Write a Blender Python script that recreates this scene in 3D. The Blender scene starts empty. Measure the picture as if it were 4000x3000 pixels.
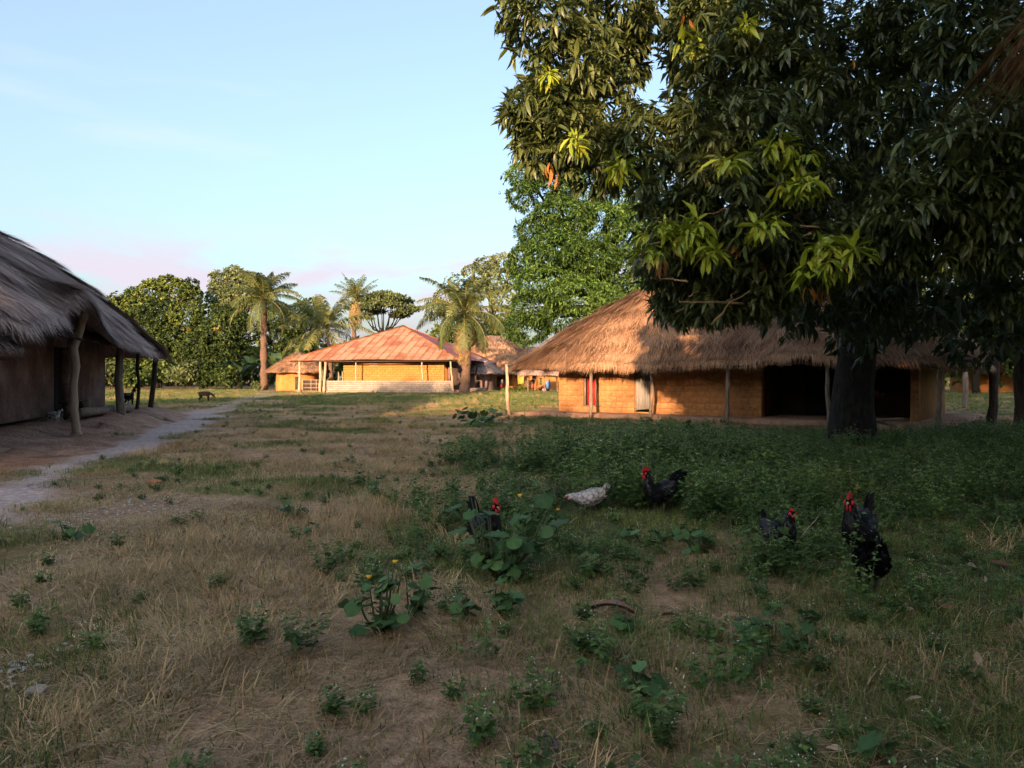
import bpy, bmesh, math, random
import numpy as np
from mathutils import Vector, Matrix

# ------------------------------------------------------------------ camera, sky, sun, exposure
SC = bpy.context.scene
COL = SC.collection
R = math.radians
FPX, HZ, EYE = 3000.0, 1475.0, 1.6          # focal length in photo pixels, horizon row, eye height
SUN_EL, SUN_AZ = 10.0, 15.0                 # low evening sun, behind the viewer and 15 degrees to the left

cam = bpy.data.cameras.new('camera')
cam.sensor_width = 36.0
cam.lens = 36.0 * FPX / 4000.0
cam.shift_y = -(1500.0 - HZ) / 4000.0
cam.clip_start, cam.clip_end = 0.05, 6000.0
camo = bpy.data.objects.new('camera', cam)
COL.objects.link(camo)
camo.location = (0, 0, EYE)
camo.rotation_euler = (R(90), 0, 0)
SC.camera = camo

SC.view_settings.view_transform = 'Standard'
SC.view_settings.look = 'None'
SC.view_settings.exposure = 1.97
SC.view_settings.gamma = 1.0
SC.view_settings.use_curve_mapping = False
SC.cycles.max_bounces = 2
SC.cycles.diffuse_bounces = 1
SC.cycles.transmission_bounces = 2
SC.cycles.adaptive_threshold = 0.03
SC.cycles.transparent_max_bounces = 4

world = bpy.data.worlds.new('World')
SC.world = world
world.use_nodes = True
wn, wl = world.node_tree.nodes, world.node_tree.links
wn.clear()
w_out = wn.new('ShaderNodeOutputWorld')
w_bg = wn.new('ShaderNodeBackground')
w_bg.inputs['Strength'].default_value = 0.12
w_sky = wn.new('ShaderNodeTexSky')
w_sky.sky_type = 'NISHITA'
w_sky.sun_disc = False
w_sky.sun_elevation = R(SUN_EL)
w_sky.sun_rotation = R(180 + SUN_AZ)
w_sky.altitude = 0
w_sky.air_density = 1.0
w_sky.dust_density = 4.5
w_sky.ozone_density = 2.2
# soft pink evening clouds low above the horizon, all the way round
w_tc = wn.new('ShaderNodeTexCoord')
w_map = wn.new('ShaderNodeMapping')
w_map.inputs['Scale'].default_value = (2.6, 2.6, 9.0)
w_map.inputs['Location'].default_value = (6.5, 0.9, 2.1)
w_noise = wn.new('ShaderNodeTexNoise')
w_noise.inputs['Scale'].default_value = 2.6
w_noise.inputs['Detail'].default_value = 5.0
w_noise.inputs['Roughness'].default_value = 0.52
w_ramp = wn.new('ShaderNodeValToRGB')
w_ramp.color_ramp.elements[0].position = 0.46
w_ramp.color_ramp.elements[1].position = 0.62
w_sep = wn.new('ShaderNodeSeparateXYZ')
w_band = wn.new('ShaderNodeMapRange')
w_band.interpolation_type = 'SMOOTHSTEP'
w_band.inputs['From Min'].default_value = 0.20
w_band.inputs['From Max'].default_value = 0.12
w_mul = wn.new('ShaderNodeMath'); w_mul.operation = 'MULTIPLY'
w_mul2 = wn.new('ShaderNodeMath'); w_mul2.operation = 'MULTIPLY'
w_mul2.inputs[1].default_value = 0.9
w_mix = wn.new('ShaderNodeMix'); w_mix.data_type = 'RGBA'
w_mix.inputs['B'].default_value = (1.85, 1.55, 1.82, 1)
wl.new(w_tc.outputs['Generated'], w_map.inputs['Vector'])
wl.new(w_map.outputs['Vector'], w_noise.inputs['Vector'])
wl.new(w_noise.outputs['Fac'], w_ramp.inputs['Fac'])
wl.new(w_tc.outputs['Generated'], w_sep.inputs['Vector'])
wl.new(w_sep.outputs['Z'], w_band.inputs['Value'])
wl.new(w_ramp.outputs['Color'], w_mul.inputs[0])
wl.new(w_band.outputs['Result'], w_mul.inputs[1])
wl.new(w_mul.outputs['Value'], w_mul2.inputs[0])
wl.new(w_mul2.outputs['Value'], w_mix.inputs['Factor'])
wl.new(w_sky.outputs['Color'], w_mix.inputs['A'])
# faint high wisps
w_map2 = wn.new('ShaderNodeMapping')
w_map2.inputs['Scale'].default_value = (1.6, 1.6, 12.0)
w_n2 = wn.new('ShaderNodeTexNoise')
w_n2.inputs['Scale'].default_value = 1.3
w_n2.inputs['Detail'].default_value = 6.0
w_r2 = wn.new('ShaderNodeMapRange')
w_r2.interpolation_type = 'SMOOTHSTEP'
w_r2.inputs['From Min'].default_value = 0.56
w_r2.inputs['From Max'].default_value = 0.78
w_r2.inputs['To Min'].default_value = 0.22
w_r2.inputs['To Max'].default_value = 0.50
w_mix2 = wn.new('ShaderNodeMix'); w_mix2.data_type = 'RGBA'
w_mix2.inputs['B'].default_value = (2.05, 2.15, 2.35, 1)
wl.new(w_tc.outputs['Generated'], w_map2.inputs['Vector'])
wl.new(w_map2.outputs['Vector'], w_n2.inputs['Vector'])
wl.new(w_n2.outputs['Fac'], w_r2.inputs['Value'])
wl.new(w_r2.outputs['Result'], w_mix2.inputs['Factor'])
wl.new(w_mix.outputs['Result'], w_mix2.inputs['A'])
wl.new(w_mix2.outputs['Result'], w_bg.inputs['Color'])
wl.new(w_bg.outputs['Background'], w_out.inputs['Surface'])

sun = bpy.data.lights.new('sun', 'SUN')
sun.energy = 3.4
sun.angle = R(0.6)
sun.color = (1.0, 0.63, 0.36)
suno = bpy.data.objects.new('sun', sun)
COL.objects.link(suno)
SUND = Vector((-math.sin(R(SUN_AZ)) * math.cos(R(SUN_EL)), -math.cos(R(SUN_AZ)) * math.cos(R(SUN_EL)), math.sin(R(SUN_EL))))
suno.rotation_euler = SUND.to_track_quat('Z', 'Y').to_euler()
suno.location = (-20, -60, 30)

rng = np.random.default_rng(7)
random.seed(7)

# ------------------------------------------------------------------ helpers
def P(u, v, d):
    return Vector(((u - 2000.0) / FPX * d, d, EYE + (HZ - v) / FPX * d))

def G(u, v, z=0.0):
    d = (EYE - z) * FPX / (v - HZ)
    return Vector(((u - 2000.0) / FPX * d, d, z))

def mesh_np(name, verts, faces, v=None, smooth=False, mats=(), mat_idx=None):
    """faces: (m,k) int array or list of such arrays with different k."""
    if not isinstance(faces, (list, tuple)):
        faces = [faces]
    faces = [np.asarray(f, dtype=np.int32) for f in faces if len(f)]
    verts = np.asarray(verts, dtype=np.float32)
    me = bpy.data.meshes.new(name)
    me.vertices.add(len(verts))
    me.vertices.foreach_set('co', verts.ravel())
    loops = np.concatenate([f.ravel() for f in faces])
    tot = np.concatenate([np.full(len(f), f.shape[1], dtype=np.int32) for f in faces])
    start = np.concatenate([[0], np.cumsum(tot)[:-1]]).astype(np.int32)
    me.loops.add(len(loops))
    me.loops.foreach_set('vertex_index', loops)
    me.polygons.add(len(tot))
    me.polygons.foreach_set('loop_start', start)
    me.polygons.foreach_set('loop_total', tot)
    if mat_idx is not None:
        me.polygons.foreach_set('material_index', np.asarray(mat_idx, dtype=np.int32))
    if smooth:
        me.polygons.foreach_set('use_smooth', np.ones(len(tot), dtype=bool))
    if v is not None:
        a = me.attributes.new('v', 'FLOAT', 'POINT')
        a.data.foreach_set('value', np.asarray(v, dtype=np.float32))
    for m in mats:
        me.materials.append(m)
    me.update(calc_edges=True)
    me.validate()
    return me

def obj(name, me, parent=None, loc=None, rot=None, scale=None):
    o = bpy.data.objects.new(name, me)
    COL.objects.link(o)
    if parent:
        o.parent = parent
    if loc is not None:
        o.location = loc
    if rot is not None:
        o.rotation_euler = rot
    if scale is not None:
        o.scale = scale
    return o

def thing(name, label, cat, loc=(0, 0, 0), rz=0.0, group=None):
    o = bpy.data.objects.new(name, None)
    COL.objects.link(o)
    o.location = loc
    o.rotation_euler = (0, 0, rz)
    o.empty_display_size = 0.2
    tag(o, label, cat, group)
    return o

def tag(o, label, cat, group=None):
    o['label'] = label
    o['category'] = cat
    if group:
        o['group'] = group
    return o

class MB:
    """collects simple shapes into one mesh"""
    def __init__(s):
        s.v, s.q, s.t, s.n = [], [], [], 0
    def add(s, verts, quads=(), tris=()):
        s.v.append(np.asarray(verts, dtype=float).reshape(-1, 3))
        if len(quads): s.q.append(np.asarray(quads, dtype=int).reshape(-1, 4) + s.n)
        if len(tris): s.t.append(np.asarray(tris, dtype=int).reshape(-1, 3) + s.n)
        s.n += len(s.v[-1])
        return s
    def box(s, a, b):
        x0, y0, z0 = a; x1, y1, z1 = b
        vv = [(x0,y0,z0),(x1,y0,z0),(x1,y1,z0),(x0,y1,z0),(x0,y0,z1),(x1,y0,z1),(x1,y1,z1),(x0,y1,z1)]
        return s.add(vv, [(0,3,2,1),(4,5,6,7),(0,1,5,4),(1,2,6,5),(2,3,7,6),(3,0,4,7)])
    def loft(s, path, rw, rh=None, seg=10, up=(0, 0, 1), cap=True):
        vv, qq, tt = loft(path, rw, rh, seg, up, cap)
        return s.add(vv, qq, tt)
    def ball(s, c, r, seg=10):
        r = np.asarray(r, dtype=float) * np.ones(3)
        th = np.linspace(0, math.pi, seg // 2 + 1)
        ph = np.linspace(0, 2 * math.pi, seg, endpoint=False)
        T, F = np.meshgrid(th, ph, indexing='ij')
        vv = np.stack([np.sin(T) * np.cos(F) * r[0], np.sin(T) * np.sin(F) * r[1], np.cos(T) * r[2]], -1).reshape(-1, 3) + np.asarray(c)
        nt = len(th)
        qq = [(i * seg + j, (i + 1) * seg + j, (i + 1) * seg + (j + 1) % seg, i * seg + (j + 1) % seg) for i in range(nt - 1) for j in range(seg)]
        return s.add(vv, qq)
    def mesh(s, name, mat, smooth=False, v=None):
        f = []
        if s.q: f.append(np.concatenate(s.q))
        if s.t: f.append(np.concatenate(s.t))
        V = np.concatenate(s.v)
        return mesh_np(name, V, f, v=v, smooth=smooth, mats=[mat])
    def build(s, name, mat, parent=None, smooth=False, **k):
        return obj(name, s.mesh(name, mat, smooth), parent, **k)

def loft(path, rw, rh=None, seg=10, up=(0, 0, 1), cap=True):
    path = np.asarray(path, dtype=float)
    n = len(path)
    rw = np.asarray(rw, dtype=float) * np.ones(n)
    rh = rw if rh is None else np.asarray(rh, dtype=float) * np.ones(n)
    tan = np.gradient(path, axis=0)
    tan /= np.linalg.norm(tan, axis=1)[:, None] + 1e-9
    up = np.asarray(up, dtype=float)
    vv = []
    ang = np.linspace(0, 2 * math.pi, seg, endpoint=False)
    side0 = None
    for i in range(n):
        sd = np.cross(tan[i], up)
        if np.linalg.norm(sd) < 0.15:
            sd = side0 if side0 is not None else np.cross(tan[i], (1, 0, 0.01))
        sd = sd - tan[i] * np.dot(sd, tan[i])
        sd /= np.linalg.norm(sd)
        if side0 is not None and np.dot(sd, side0) < 0:
            sd = -sd
        side0 = sd
        u2 = np.cross(sd, tan[i])
        vv.append(path[i] + np.outer(np.cos(ang) * rw[i], sd) + np.outer(np.sin(ang) * rh[i], u2))
    vv = np.concatenate(vv)
    qq = [(i * seg + j, i * seg + (j + 1) % seg, (i + 1) * seg + (j + 1) % seg, (i + 1) * seg + j) for i in range(n - 1) for j in range(seg)]
    tt = []
    if cap:
        vv = np.concatenate([vv, path[:1], path[-1:]])
        a, b = n * seg, n * seg + 1
        for j in range(seg):
            tt.append((a, (j + 1) % seg, j))
            tt.append((b, (n - 1) * seg + j, (n - 1) * seg + (j + 1) % seg))
    return vv, qq, tt

_perm = rng.random((64, 64))
def vnoise(x, y, s, seed=0):
    x = np.asarray(x, dtype=float) / s + 17.3 * seed
    y = np.asarray(y, dtype=float) / s + 9.1 * seed
    xi, yi = np.floor(x).astype(int), np.floor(y).astype(int)
    fx, fy = x - xi, y - yi
    fx, fy = fx * fx * (3 - 2 * fx), fy * fy * (3 - 2 * fy)
    g = lambda a, b: _perm[a % 64, b % 64]
    return (g(xi, yi) * (1 - fx) + g(xi + 1, yi) * fx) * (1 - fy) + (g(xi, yi + 1) * (1 - fx) + g(xi + 1, yi + 1) * fx) * fy

def sm(x, a, b):
    t = np.clip((np.asarray(x, dtype=float) - a) / (b - a), 0, 1)
    return t * t * (3 - 2 * t)

# ------------------------------------------------------------------ materials
MATS = {}
def mat(name, stops, scale=3.0, detail=5.0, rough=0.9, bump=0.0, bscale=None, attr=False, objrand=0.0, coord='Object', trans=0.0, spec=0.25, stretch=None, crack=0.0):
    """noise-driven colour ramp; attr=True drives the ramp by the mesh attribute v instead"""
    if name in MATS:
        return MATS[name]
    m = bpy.data.materials.new(name)
    m.use_nodes = True
    N, L = m.node_tree.nodes, m.node_tree.links
    b = N['Principled BSDF']
    b.inputs['Roughness'].default_value = rough
    b.inputs['Specular IOR Level'].default_value = spec
    ramp = N.new('ShaderNodeValToRGB')
    els = ramp.color_ramp.elements
    n = len(stops)
    while len(els) < n:
        els.new(0.5)
    for i, st in enumerate(stops):
        if len(st) == 4:
            els[i].position, c = st[0], st[1:]
        else:
            els[i].position, c = i / max(1, n - 1), st
        els[i].color = (*c, 1)
    tc = N.new('ShaderNodeTexCoord')
    vec = tc.outputs[coord]
    if stretch:
        mp = N.new('ShaderNodeMapping')
        mp.inputs['Scale'].default_value = stretch
        L.new(vec, mp.inputs['Vector'])
        vec = mp.outputs['Vector']
    nz = N.new('ShaderNodeTexNoise')
    nz.inputs['Scale'].default_value = scale
    nz.inputs['Detail'].default_value = detail
    nz.inputs['Roughness'].default_value = 0.6
    L.new(vec, nz.inputs['Vector'])
    if attr:
        at = N.new('ShaderNodeAttribute')
        at.attribute_name = 'v'
        fac = at.outputs['Fac']
    else:
        mr = N.new('ShaderNodeMapRange')
        mr.inputs['From Min'].default_value = 0.28
        mr.inputs['From Max'].default_value = 0.72
        L.new(nz.outputs['Fac'], mr.inputs['Value'])
        fac = mr.outputs['Result']
    L.new(fac, ramp.inputs['Fac'])
    colr = ramp.outputs['Color']
    if objrand:
        oi = N.new('ShaderNodeObjectInfo')
        hs = N.new('ShaderNodeHueSaturation')
        mr2 = N.new('ShaderNodeMapRange')
        mr2.inputs['To Min'].default_value = 1 - objrand
        mr2.inputs['To Max'].default_value = 1 + objrand
        L.new(oi.outputs['Random'], mr2.inputs['Value'])
        L.new(mr2.outputs['Result'], hs.inputs['Value'])
        L.new(colr, hs.inputs['Color'])
        colr = hs.outputs['Color']
    if crack:
        vo = N.new('ShaderNodeTexVoronoi'); vo.feature = 'DISTANCE_TO_EDGE'; vo.inputs['Scale'].default_value = crack
        g2 = N.new('ShaderNodeNewGeometry')
        nw = N.new('ShaderNodeTexNoise'); nw.inputs['Scale'].default_value = 3.0; nw.inputs['Detail'].default_value = 5
        ad = N.new('ShaderNodeVectorMath'); ad.operation = 'MULTIPLY_ADD'; ad.inputs[1].default_value = (.5, .5, .5)
        L.new(g2.outputs['Position'], nw.inputs['Vector']); L.new(nw.outputs['Color'], ad.inputs[0]); L.new(g2.outputs['Position'], ad.inputs[2])
        L.new(ad.outputs[0], vo.inputs['Vector'])
        mc = N.new('ShaderNodeMapRange'); mc.inputs['From Min'].default_value = .0; mc.inputs['From Max'].default_value = .025; mc.inputs['To Min'].default_value = .68
        L.new(vo.outputs['Distance'], mc.inputs['Value'])
        nb = N.new('ShaderNodeTexNoise'); nb.inputs['Scale'].default_value = .9; nb.inputs['Detail'].default_value = 6
        L.new(g2.outputs['Position'], nb.inputs['Vector'])
        mb_ = N.new('ShaderNodeMapRange'); mb_.inputs['From Min'].default_value = .35; mb_.inputs['From Max'].default_value = .65; mb_.inputs['To Min'].default_value = .66; mb_.inputs['To Max'].default_value = 1.12
        L.new(nb.outputs['Fac'], mb_.inputs['Value'])
        mm = N.new('ShaderNodeMath'); mm.operation = 'MULTIPLY'; L.new(mc.outputs['Result'], mm.inputs[0]); L.new(mb_.outputs['Result'], mm.inputs[1])
        h2 = N.new('ShaderNodeHueSaturation'); L.new(mm.outputs[0], h2.inputs['Value']); L.new(colr, h2.inputs['Color'])
        colr = h2.outputs['Color']
    L.new(colr, b.inputs['Base Color'])
    if bump:
        bp = N.new('ShaderNodeBump')
        bp.inputs['Strength'].default_value = bump
        bp.inputs['Distance'].default_value = 0.05
        if bscale:
            n2 = N.new('ShaderNodeTexNoise')
            n2.inputs['Scale'].default_value = bscale
            n2.inputs['Detail'].default_value = 4
            L.new(vec, n2.inputs['Vector'])
            L.new(n2.outputs['Fac'], bp.inputs['Height'])
        else:
            L.new(nz.outputs['Fac'], bp.inputs['Height'])
        L.new(bp.outputs['Normal'], b.inputs['Normal'])
    if trans:
        tr = N.new('ShaderNodeBsdfTranslucent')
        mx = N.new('ShaderNodeMixShader')
        mx.inputs['Fac'].default_value = trans
        L.new(colr, tr.inputs['Color'])
        L.new(b.outputs['BSDF'], mx.inputs[1])
        L.new(tr.outputs['BSDF'], mx.inputs[2])
        L.new(mx.outputs['Shader'], N['Material Output'].inputs['Surface'])
    MATS[name] = m
    return m

M_adobe = mat('adobe', [(.30, .135, .060), (.43, .205, .085), (.50, .26, .115)], 2.2, 6, .95, .5, 18, objrand=.10, crack=1.3)
M_mortar = mat('adobe_mortar', [(.30, .16, .07), (.44, .24, .09)], 3, 5, .95, .4, 25)
M_yellow = mat('ochre_brick', [(.32, .125, .036), (.43, .18, .05), (.49, .22, .075)], 1.6, 5, .95, .3, 14, objrand=.08)
M_mud = mat('mud_plaster', [(.07, .038, .032), (.19, .118, .10), (.26, .18, .16), (.40, .33, .305)], 1.1, 9, .95, .9, 10, crack=.8)
M_mudd = mat('shade_dark_mud', [(.035, .022, .017), (.07, .045, .035)], 1.5, 6, .95, .4, 12)  # near-black mud, the loggia's shade is put into this colour
M_block = mat('grey_block', [(.22, .18, .155), (.33, .27, .23), (.39, .335, .285)], 2.0, 5, .95, .3, 20, objrand=.14)
M_blockm = mat('block_mortar', [(.16, .13, .11), (.24, .19, .16)], 4, 4, .95)
M_thatch = mat('thatch_brown', [(.085, .046, .030), (.27, .150, .088), (.43, .245, .140), (.58, .35, .205)], attr=True, rough=.9, spec=.15)
M_thatchg = mat('thatch_grey', [(.10, .072, .062), (.30, .215, .185), (.50, .37, .32), (.68, .52, .455)], attr=True, rough=.9, spec=.15)
M_thatchd = mat('thatch_bed', [(.10, .07, .055), (.20, .14, .11)], 6, 4, .95)
M_wood = mat('weathered_wood', [(.09, .065, .05), (.20, .15, .115), (.32, .25, .20)], 3, 6, .9, .6, stretch=(6, 6, .8))
M_woodl = mat('pale_wood', [(.26, .185, .125), (.40, .29, .20), (.48, .36, .26)], 3, 6, .9, .5, stretch=(5, 5, .8))
M_woodd = mat('dark_wood', [(.025, .018, .014), (.06, .042, .032), (.11, .08, .06)], 4, 6, .9, .6, stretch=(5, 5, .8))
M_plank = mat('grey_plank', [(.16, .15, .14), (.27, .255, .235), (.36, .34, .31)], 5, 6, .85, .3, stretch=(14, 14, .7), objrand=.12)
M_red = mat('red_paint', [(.32, .012, .012), (.46, .02, .02)], 5, 4, .6)
M_dark = mat('shade_black', [(.012, .010, .010), (.02, .016, .015)], 3, 2, 1)  # near-black, the unlit look of openings put into the colour
M_bark = mat('bark', [(.007, .0055, .0045), (.019, .0145, .011), (.042, .033, .025)], 4, 7, .95, .9, stretch=(3, 3, 1))
M_palmbark = mat('palm_bark', [(.055, .035, .026), (.13, .080, .055), (.21, .135, .095)], 6, 6, .95, .8, stretch=(1, 1, 3))
M_leaf_near = mat('mango_leaf', [(0, .020, .034, .012), (.16, .062, .088, .024), (.33, .145, .180, .052), (.345, .18, .26, .015), (.50, .27, .36, .03), (.66, .40, .42, .035), (.675, .34, .13, .03), (1, .55, .24, .045)], attr=True, rough=.42, trans=.22, spec=.5)
M_leaf_mid = mat('mango_leaf_bright', [(.024, .055, .010), (.068, .142, .021), (.15, .26, .048)], attr=True, rough=.5, trans=.25, spec=.4)
M_leaf_far = mat('forest_leaf', [(0, .020, .038, .010), (.35, .065, .105, .024), (.7, .15, .195, .04), (.8, .20, .22, .05), (1, .26, .17, .08)], attr=True, rough=.7, trans=.2)
M_leaf_pale = mat('pale_leaf', [(.06, .085, .036), (.15, .19, .075), (.26, .28, .13)], attr=True, rough=.7, trans=.2)
M_frond = mat('palm_frond', [(0, .035, .055, .02), (.4, .085, .115, .04), (.75, .20, .22, .07), (.85, .28, .26, .08), (1, .30, .19, .09)], attr=True, rough=.55, trans=.2)
M_banana = mat('banana_leaf', [(.020, .045, .022), (.05, .10, .04), (.13, .20, .07)], attr=True, rough=.5, trans=.3)
M_broad = mat('broad_leaf', [(.030, .075, .022), (.065, .14, .042), (.12, .21, .07)], attr=True, rough=.6, trans=.2, objrand=.25)
M_stem = mat('green_stem', [(.05, .07, .03), (.10, .11, .05)], 6, 3, .8)
M_flower = mat('yellow_flower', [(.65, .36, .02), (.75, .46, .04)], 20, 3, .7)
M_grass = mat('grass_blades', [(0, .060, .100, .022), (.30, .15, .20, .05), (.45, .28, .205, .085), (.7, .45, .30, .155), (.9, .56, .40, .22), (1, .66, .60, .48)], attr=True, rough=.8, trans=.15, objrand=.36)
M_weed = mat('weed_leaves', [(0, .028, .065, .016), (.45, .075, .145, .035), (.8, .16, .22, .06), (.93, .22, .25, .09), (1, .60, .60, .50)], attr=True, rough=.65, trans=.2, objrand=.28)
M_sand = mat('path_sand', [(.25, .20, .17), (.36, .29, .26), (.44, .37, .34)], 5, 8, .95, .6, 30)
M_earth = mat('red_earth', [(.19, .10, .066), (.34, .195, .13), (.45, .29, .205)], 2.2, 9, .95, 1.0, 11)
M_shell = mat('shell', [(.34, .30, .26), (.54, .48, .42)], 12, 3, .8)
M_black = mat('black_feather', [(.002, .002, .0025), (.007, .007, .010)], 30, 3, .75, spec=.12)
M_plume = mat('black_plumage', [(0, .002, .002, .003), (.7, .006, .007, .009), (.9, .014, .018, .022), (1, .03, .018, .010)], attr=True, rough=.45, spec=.35)
M_plumeg = mat('grey_plumage', [(0, .24, .225, .225), (.35, .34, .32, .32), (.5, .46, .43, .43), (1, .56, .52, .52)], attr=True, rough=.8)
M_greyf = mat('barred_grey_feather', [(0, .14, .13, .14), (.42, .22, .20, .21), (.58, .46, .43, .43), (1, .54, .50, .50)], 22, 3, .8, stretch=(3, .4, 1))
M_comb = mat('red_comb', [(.42, .015, .02), (.60, .03, .03)], 20, 3, .5)
M_beak = mat('beak_horn', [(.30, .22, .10), (.40, .32, .18)], 10, 2, .6)
M_legy = mat('bird_leg', [(.07, .06, .045), (.12, .10, .07)], 20, 2, .7)
M_white = mat('white_wool', [(.60, .57, .54), (.72, .70, .67)], 6, 4, .9)
M_kid = mat('white_kid_spotted', [(0, .85, .84, .82), (.74, .80, .78, .76), (.76, .03, .025, .025), (1, .02, .02, .02)], 7, 1.5, .9)
M_brown = mat('dark_brown_coat', [(.028, .014, .010), (.06, .03, .02)], 6, 4, .9)
M_bw = mat('black_white_coat', [(0, .02, .018, .02), (.55, .03, .026, .03), (.57, .45, .44, .46), (1, .55, .54, .55)], 3.4, 1.5, .9)
M_skin = mat('dark_skin', [(.07, .04, .028), (.10, .06, .042)], 8, 2, .6)
M_hair = mat('black_hair', [(.008, .007, .006), (.016, .014, .013)], 8, 2, .7)
M_blue = mat('blue_plastic', [(.02, .10, .42), (.03, .14, .55)], 3, 2, .45)
M_ycloth = mat('yellow_cloth', [(.42, .26, .05), (.55, .35, .08)], 4, 3, .9)

def cloth(name, c):
    return mat(name, [tuple(x * .8 for x in c), c], 4, 3, .9)

def rust_material():
    m = bpy.data.materials.new('rusty_tin')
    m.use_nodes = True
    N, L = m.node_tree.nodes, m.node_tree.links
    b = N['Principled BSDF']
    uv = N.new('ShaderNodeUVMap')
    sep = N.new('ShaderNodeSeparateXYZ')
    L.new(uv.outputs['UV'], sep.inputs['Vector'])
    # overlap seams gather rust: u close to 0 and v close to 0
    e1 = N.new('ShaderNodeMapRange'); e1.inputs['From Min'].default_value = .34; e1.inputs['From Max'].default_value = .04
    e2 = N.new('ShaderNodeMapRange'); e2.inputs['From Min'].default_value = .05; e2.inputs['From Max'].default_value = .0
    L.new(sep.outputs['X'], e1.inputs['Value'])
    L.new(sep.outputs['Y'], e2.inputs['Value'])
    tc = N.new('ShaderNodeTexCoord')
    n1 = N.new('ShaderNodeTexNoise'); n1.inputs['Scale'].default_value = .55; n1.inputs['Detail'].default_value = 6; n1.inputs['Roughness'].default_value = .65
    n2 = N.new('ShaderNodeTexNoise'); n2.inputs['Scale'].default_value = 3.5; n2.inputs['Detail'].default_value = 6
    oi = N.new('ShaderNodeObjectInfo')
    L.new(tc.outputs['Object'], n1.inputs['Vector']); L.new(tc.outputs['Object'], n2.inputs['Vector'])
    def math2(op, a, c):
        q = N.new('ShaderNodeMath'); q.operation = op
        for i, s in enumerate((a, c)):
            if isinstance(s, (int, float)): q.inputs[i].default_value = s
            else: L.new(s, q.inputs[i])
        return q.outputs[0]
    seam = math2('MULTIPLY', math2('MAXIMUM', e1.outputs['Result'], e2.outputs['Result']), math2('MULTIPLY', n2.outputs['Fac'], 1.5))
    patch = N.new('ShaderNodeMapRange'); patch.inputs['From Min'].default_value = .44; patch.inputs['From Max'].default_value = .64
    L.new(math2('ADD', math2('ADD', math2('MULTIPLY', n1.outputs['Fac'], .72), math2('MULTIPLY', n2.outputs['Fac'], .28)), math2('MULTIPLY', math2('SUBTRACT', oi.outputs['Random'], .5), .16)), patch.inputs['Value'])
    f = math2('MINIMUM', math2('ADD', seam, math2('MULTIPLY', patch.outputs['Result'], .85)), 1.0)
    mx = N.new('ShaderNodeMix'); mx.data_type = 'RGBA'
    L.new(f, mx.inputs['Factor'])
    mx.inputs['A'].default_value = (.41, .265, .15, 1)
    mx.inputs['B'].default_value = (.30, .082, .024, 1)
    L.new(mx.outputs['Result'], b.inputs['Base Color'])
    b.inputs['Roughness'].default_value = .65
    b.inputs['Metallic'].default_value = .15
    wv = N.new('ShaderNodeTexWave'); wv.inputs['Scale'].default_value = 3.0; wv.bands_direction = 'X'
    L.new(uv.outputs['UV'], wv.inputs['Vector'])
    bp = N.new('ShaderNodeBump'); bp.inputs['Strength'].default_value = .25; bp.inputs['Distance'].default_value = .03
    L.new(wv.outputs['Fac'], bp.inputs['Height']); L.new(bp.outputs['Normal'], b.inputs['Normal'])
    return m
M_tin = rust_material()

def tin_variant(name, A, B):
    m = M_tin.copy(); m.name = name
    for n in m.node_tree.nodes:
        if n.type == 'MIX':
            n.inputs['A'].default_value = (*A, 1); n.inputs['B'].default_value = (*B, 1)
    return m
M_tin_red = tin_variant('shaded_red_rust_tin', (.28, .10, .085), (.20, .030, .024))  # darker red copy for faces turned from the sun, shade put into colour

# ------------------------------------------------------------------ ground
def dist_poly(x, y, pts):
    x = np.asarray(x, float); y = np.asarray(y, float)
    best = np.full(x.shape, 1e9)
    for (x0, y0), (x1, y1) in zip(pts[:-1], pts[1:]):
        dx, dy = x1 - x0, y1 - y0
        t = np.clip(((x - x0) * dx + (y - y0) * dy) / (dx * dx + dy * dy), 0, 1)
        best = np.minimum(best, np.hypot(x - x0 - t * dx, y - y0 - t * dy))
    return best
def gp(u, v):
    p = G(u, v); return (p.x, p.y)
PATH = [gp(-420, 2300), gp(-120, 2010), gp(60, 1905), gp(260, 1825), gp(470, 1750), gp(640, 1688), gp(740, 1645), gp(800, 1615), gp(900, 1580), gp(985, 1556), gp(1040, 1538), gp(1045, 1522), (-32.5, 112)]
YARD = [gp(1120, 1566), gp(1300, 1562), gp(1500, 1566), gp(1720, 1560), gp(1900, 1566)]

# house frames -------------------------------------------------------------
class Frame:
    def __init__(s, origin, ex):
        s.o = np.array(origin[:2], float)
        s.ex = np.array(ex, float) / np.linalg.norm(ex)
        s.ey = np.array((-s.ex[1], s.ex[0]))
        s.rz = math.atan2(s.ex[1], s.ex[0])
    def loc(s, x, y):
        d = np.stack([np.asarray(x) - s.o[0], np.asarray(y) - s.o[1]], -1)
        return d @ s.ex, d @ s.ey
    def w(s, lx, ly):
        p = s.o + lx * s.ex + ly * s.ey
        return float(p[0]), float(p[1])
FR = Frame((2.0, 33.0), (.814, -.58))           # near thatched house: front wall runs along +x, inside is +y
FL = Frame((-16.3, 30.8), (-.27, .963))         # shaded house: wall along x (negative = towards viewer), +y is INTO the house
FT = Frame((-13.0, 91.8), (.985, -.17))         # tin house, centre origin
FV = Frame((7.34, -3.55), (1, 0))                 # house the viewer stands beside
def in_rect(F, x, y, x0, x1, y0, y1):
    a, b = F.loc(x, y)
    return (a > x0) & (a < x1) & (b > y0) & (b < y1)

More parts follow.
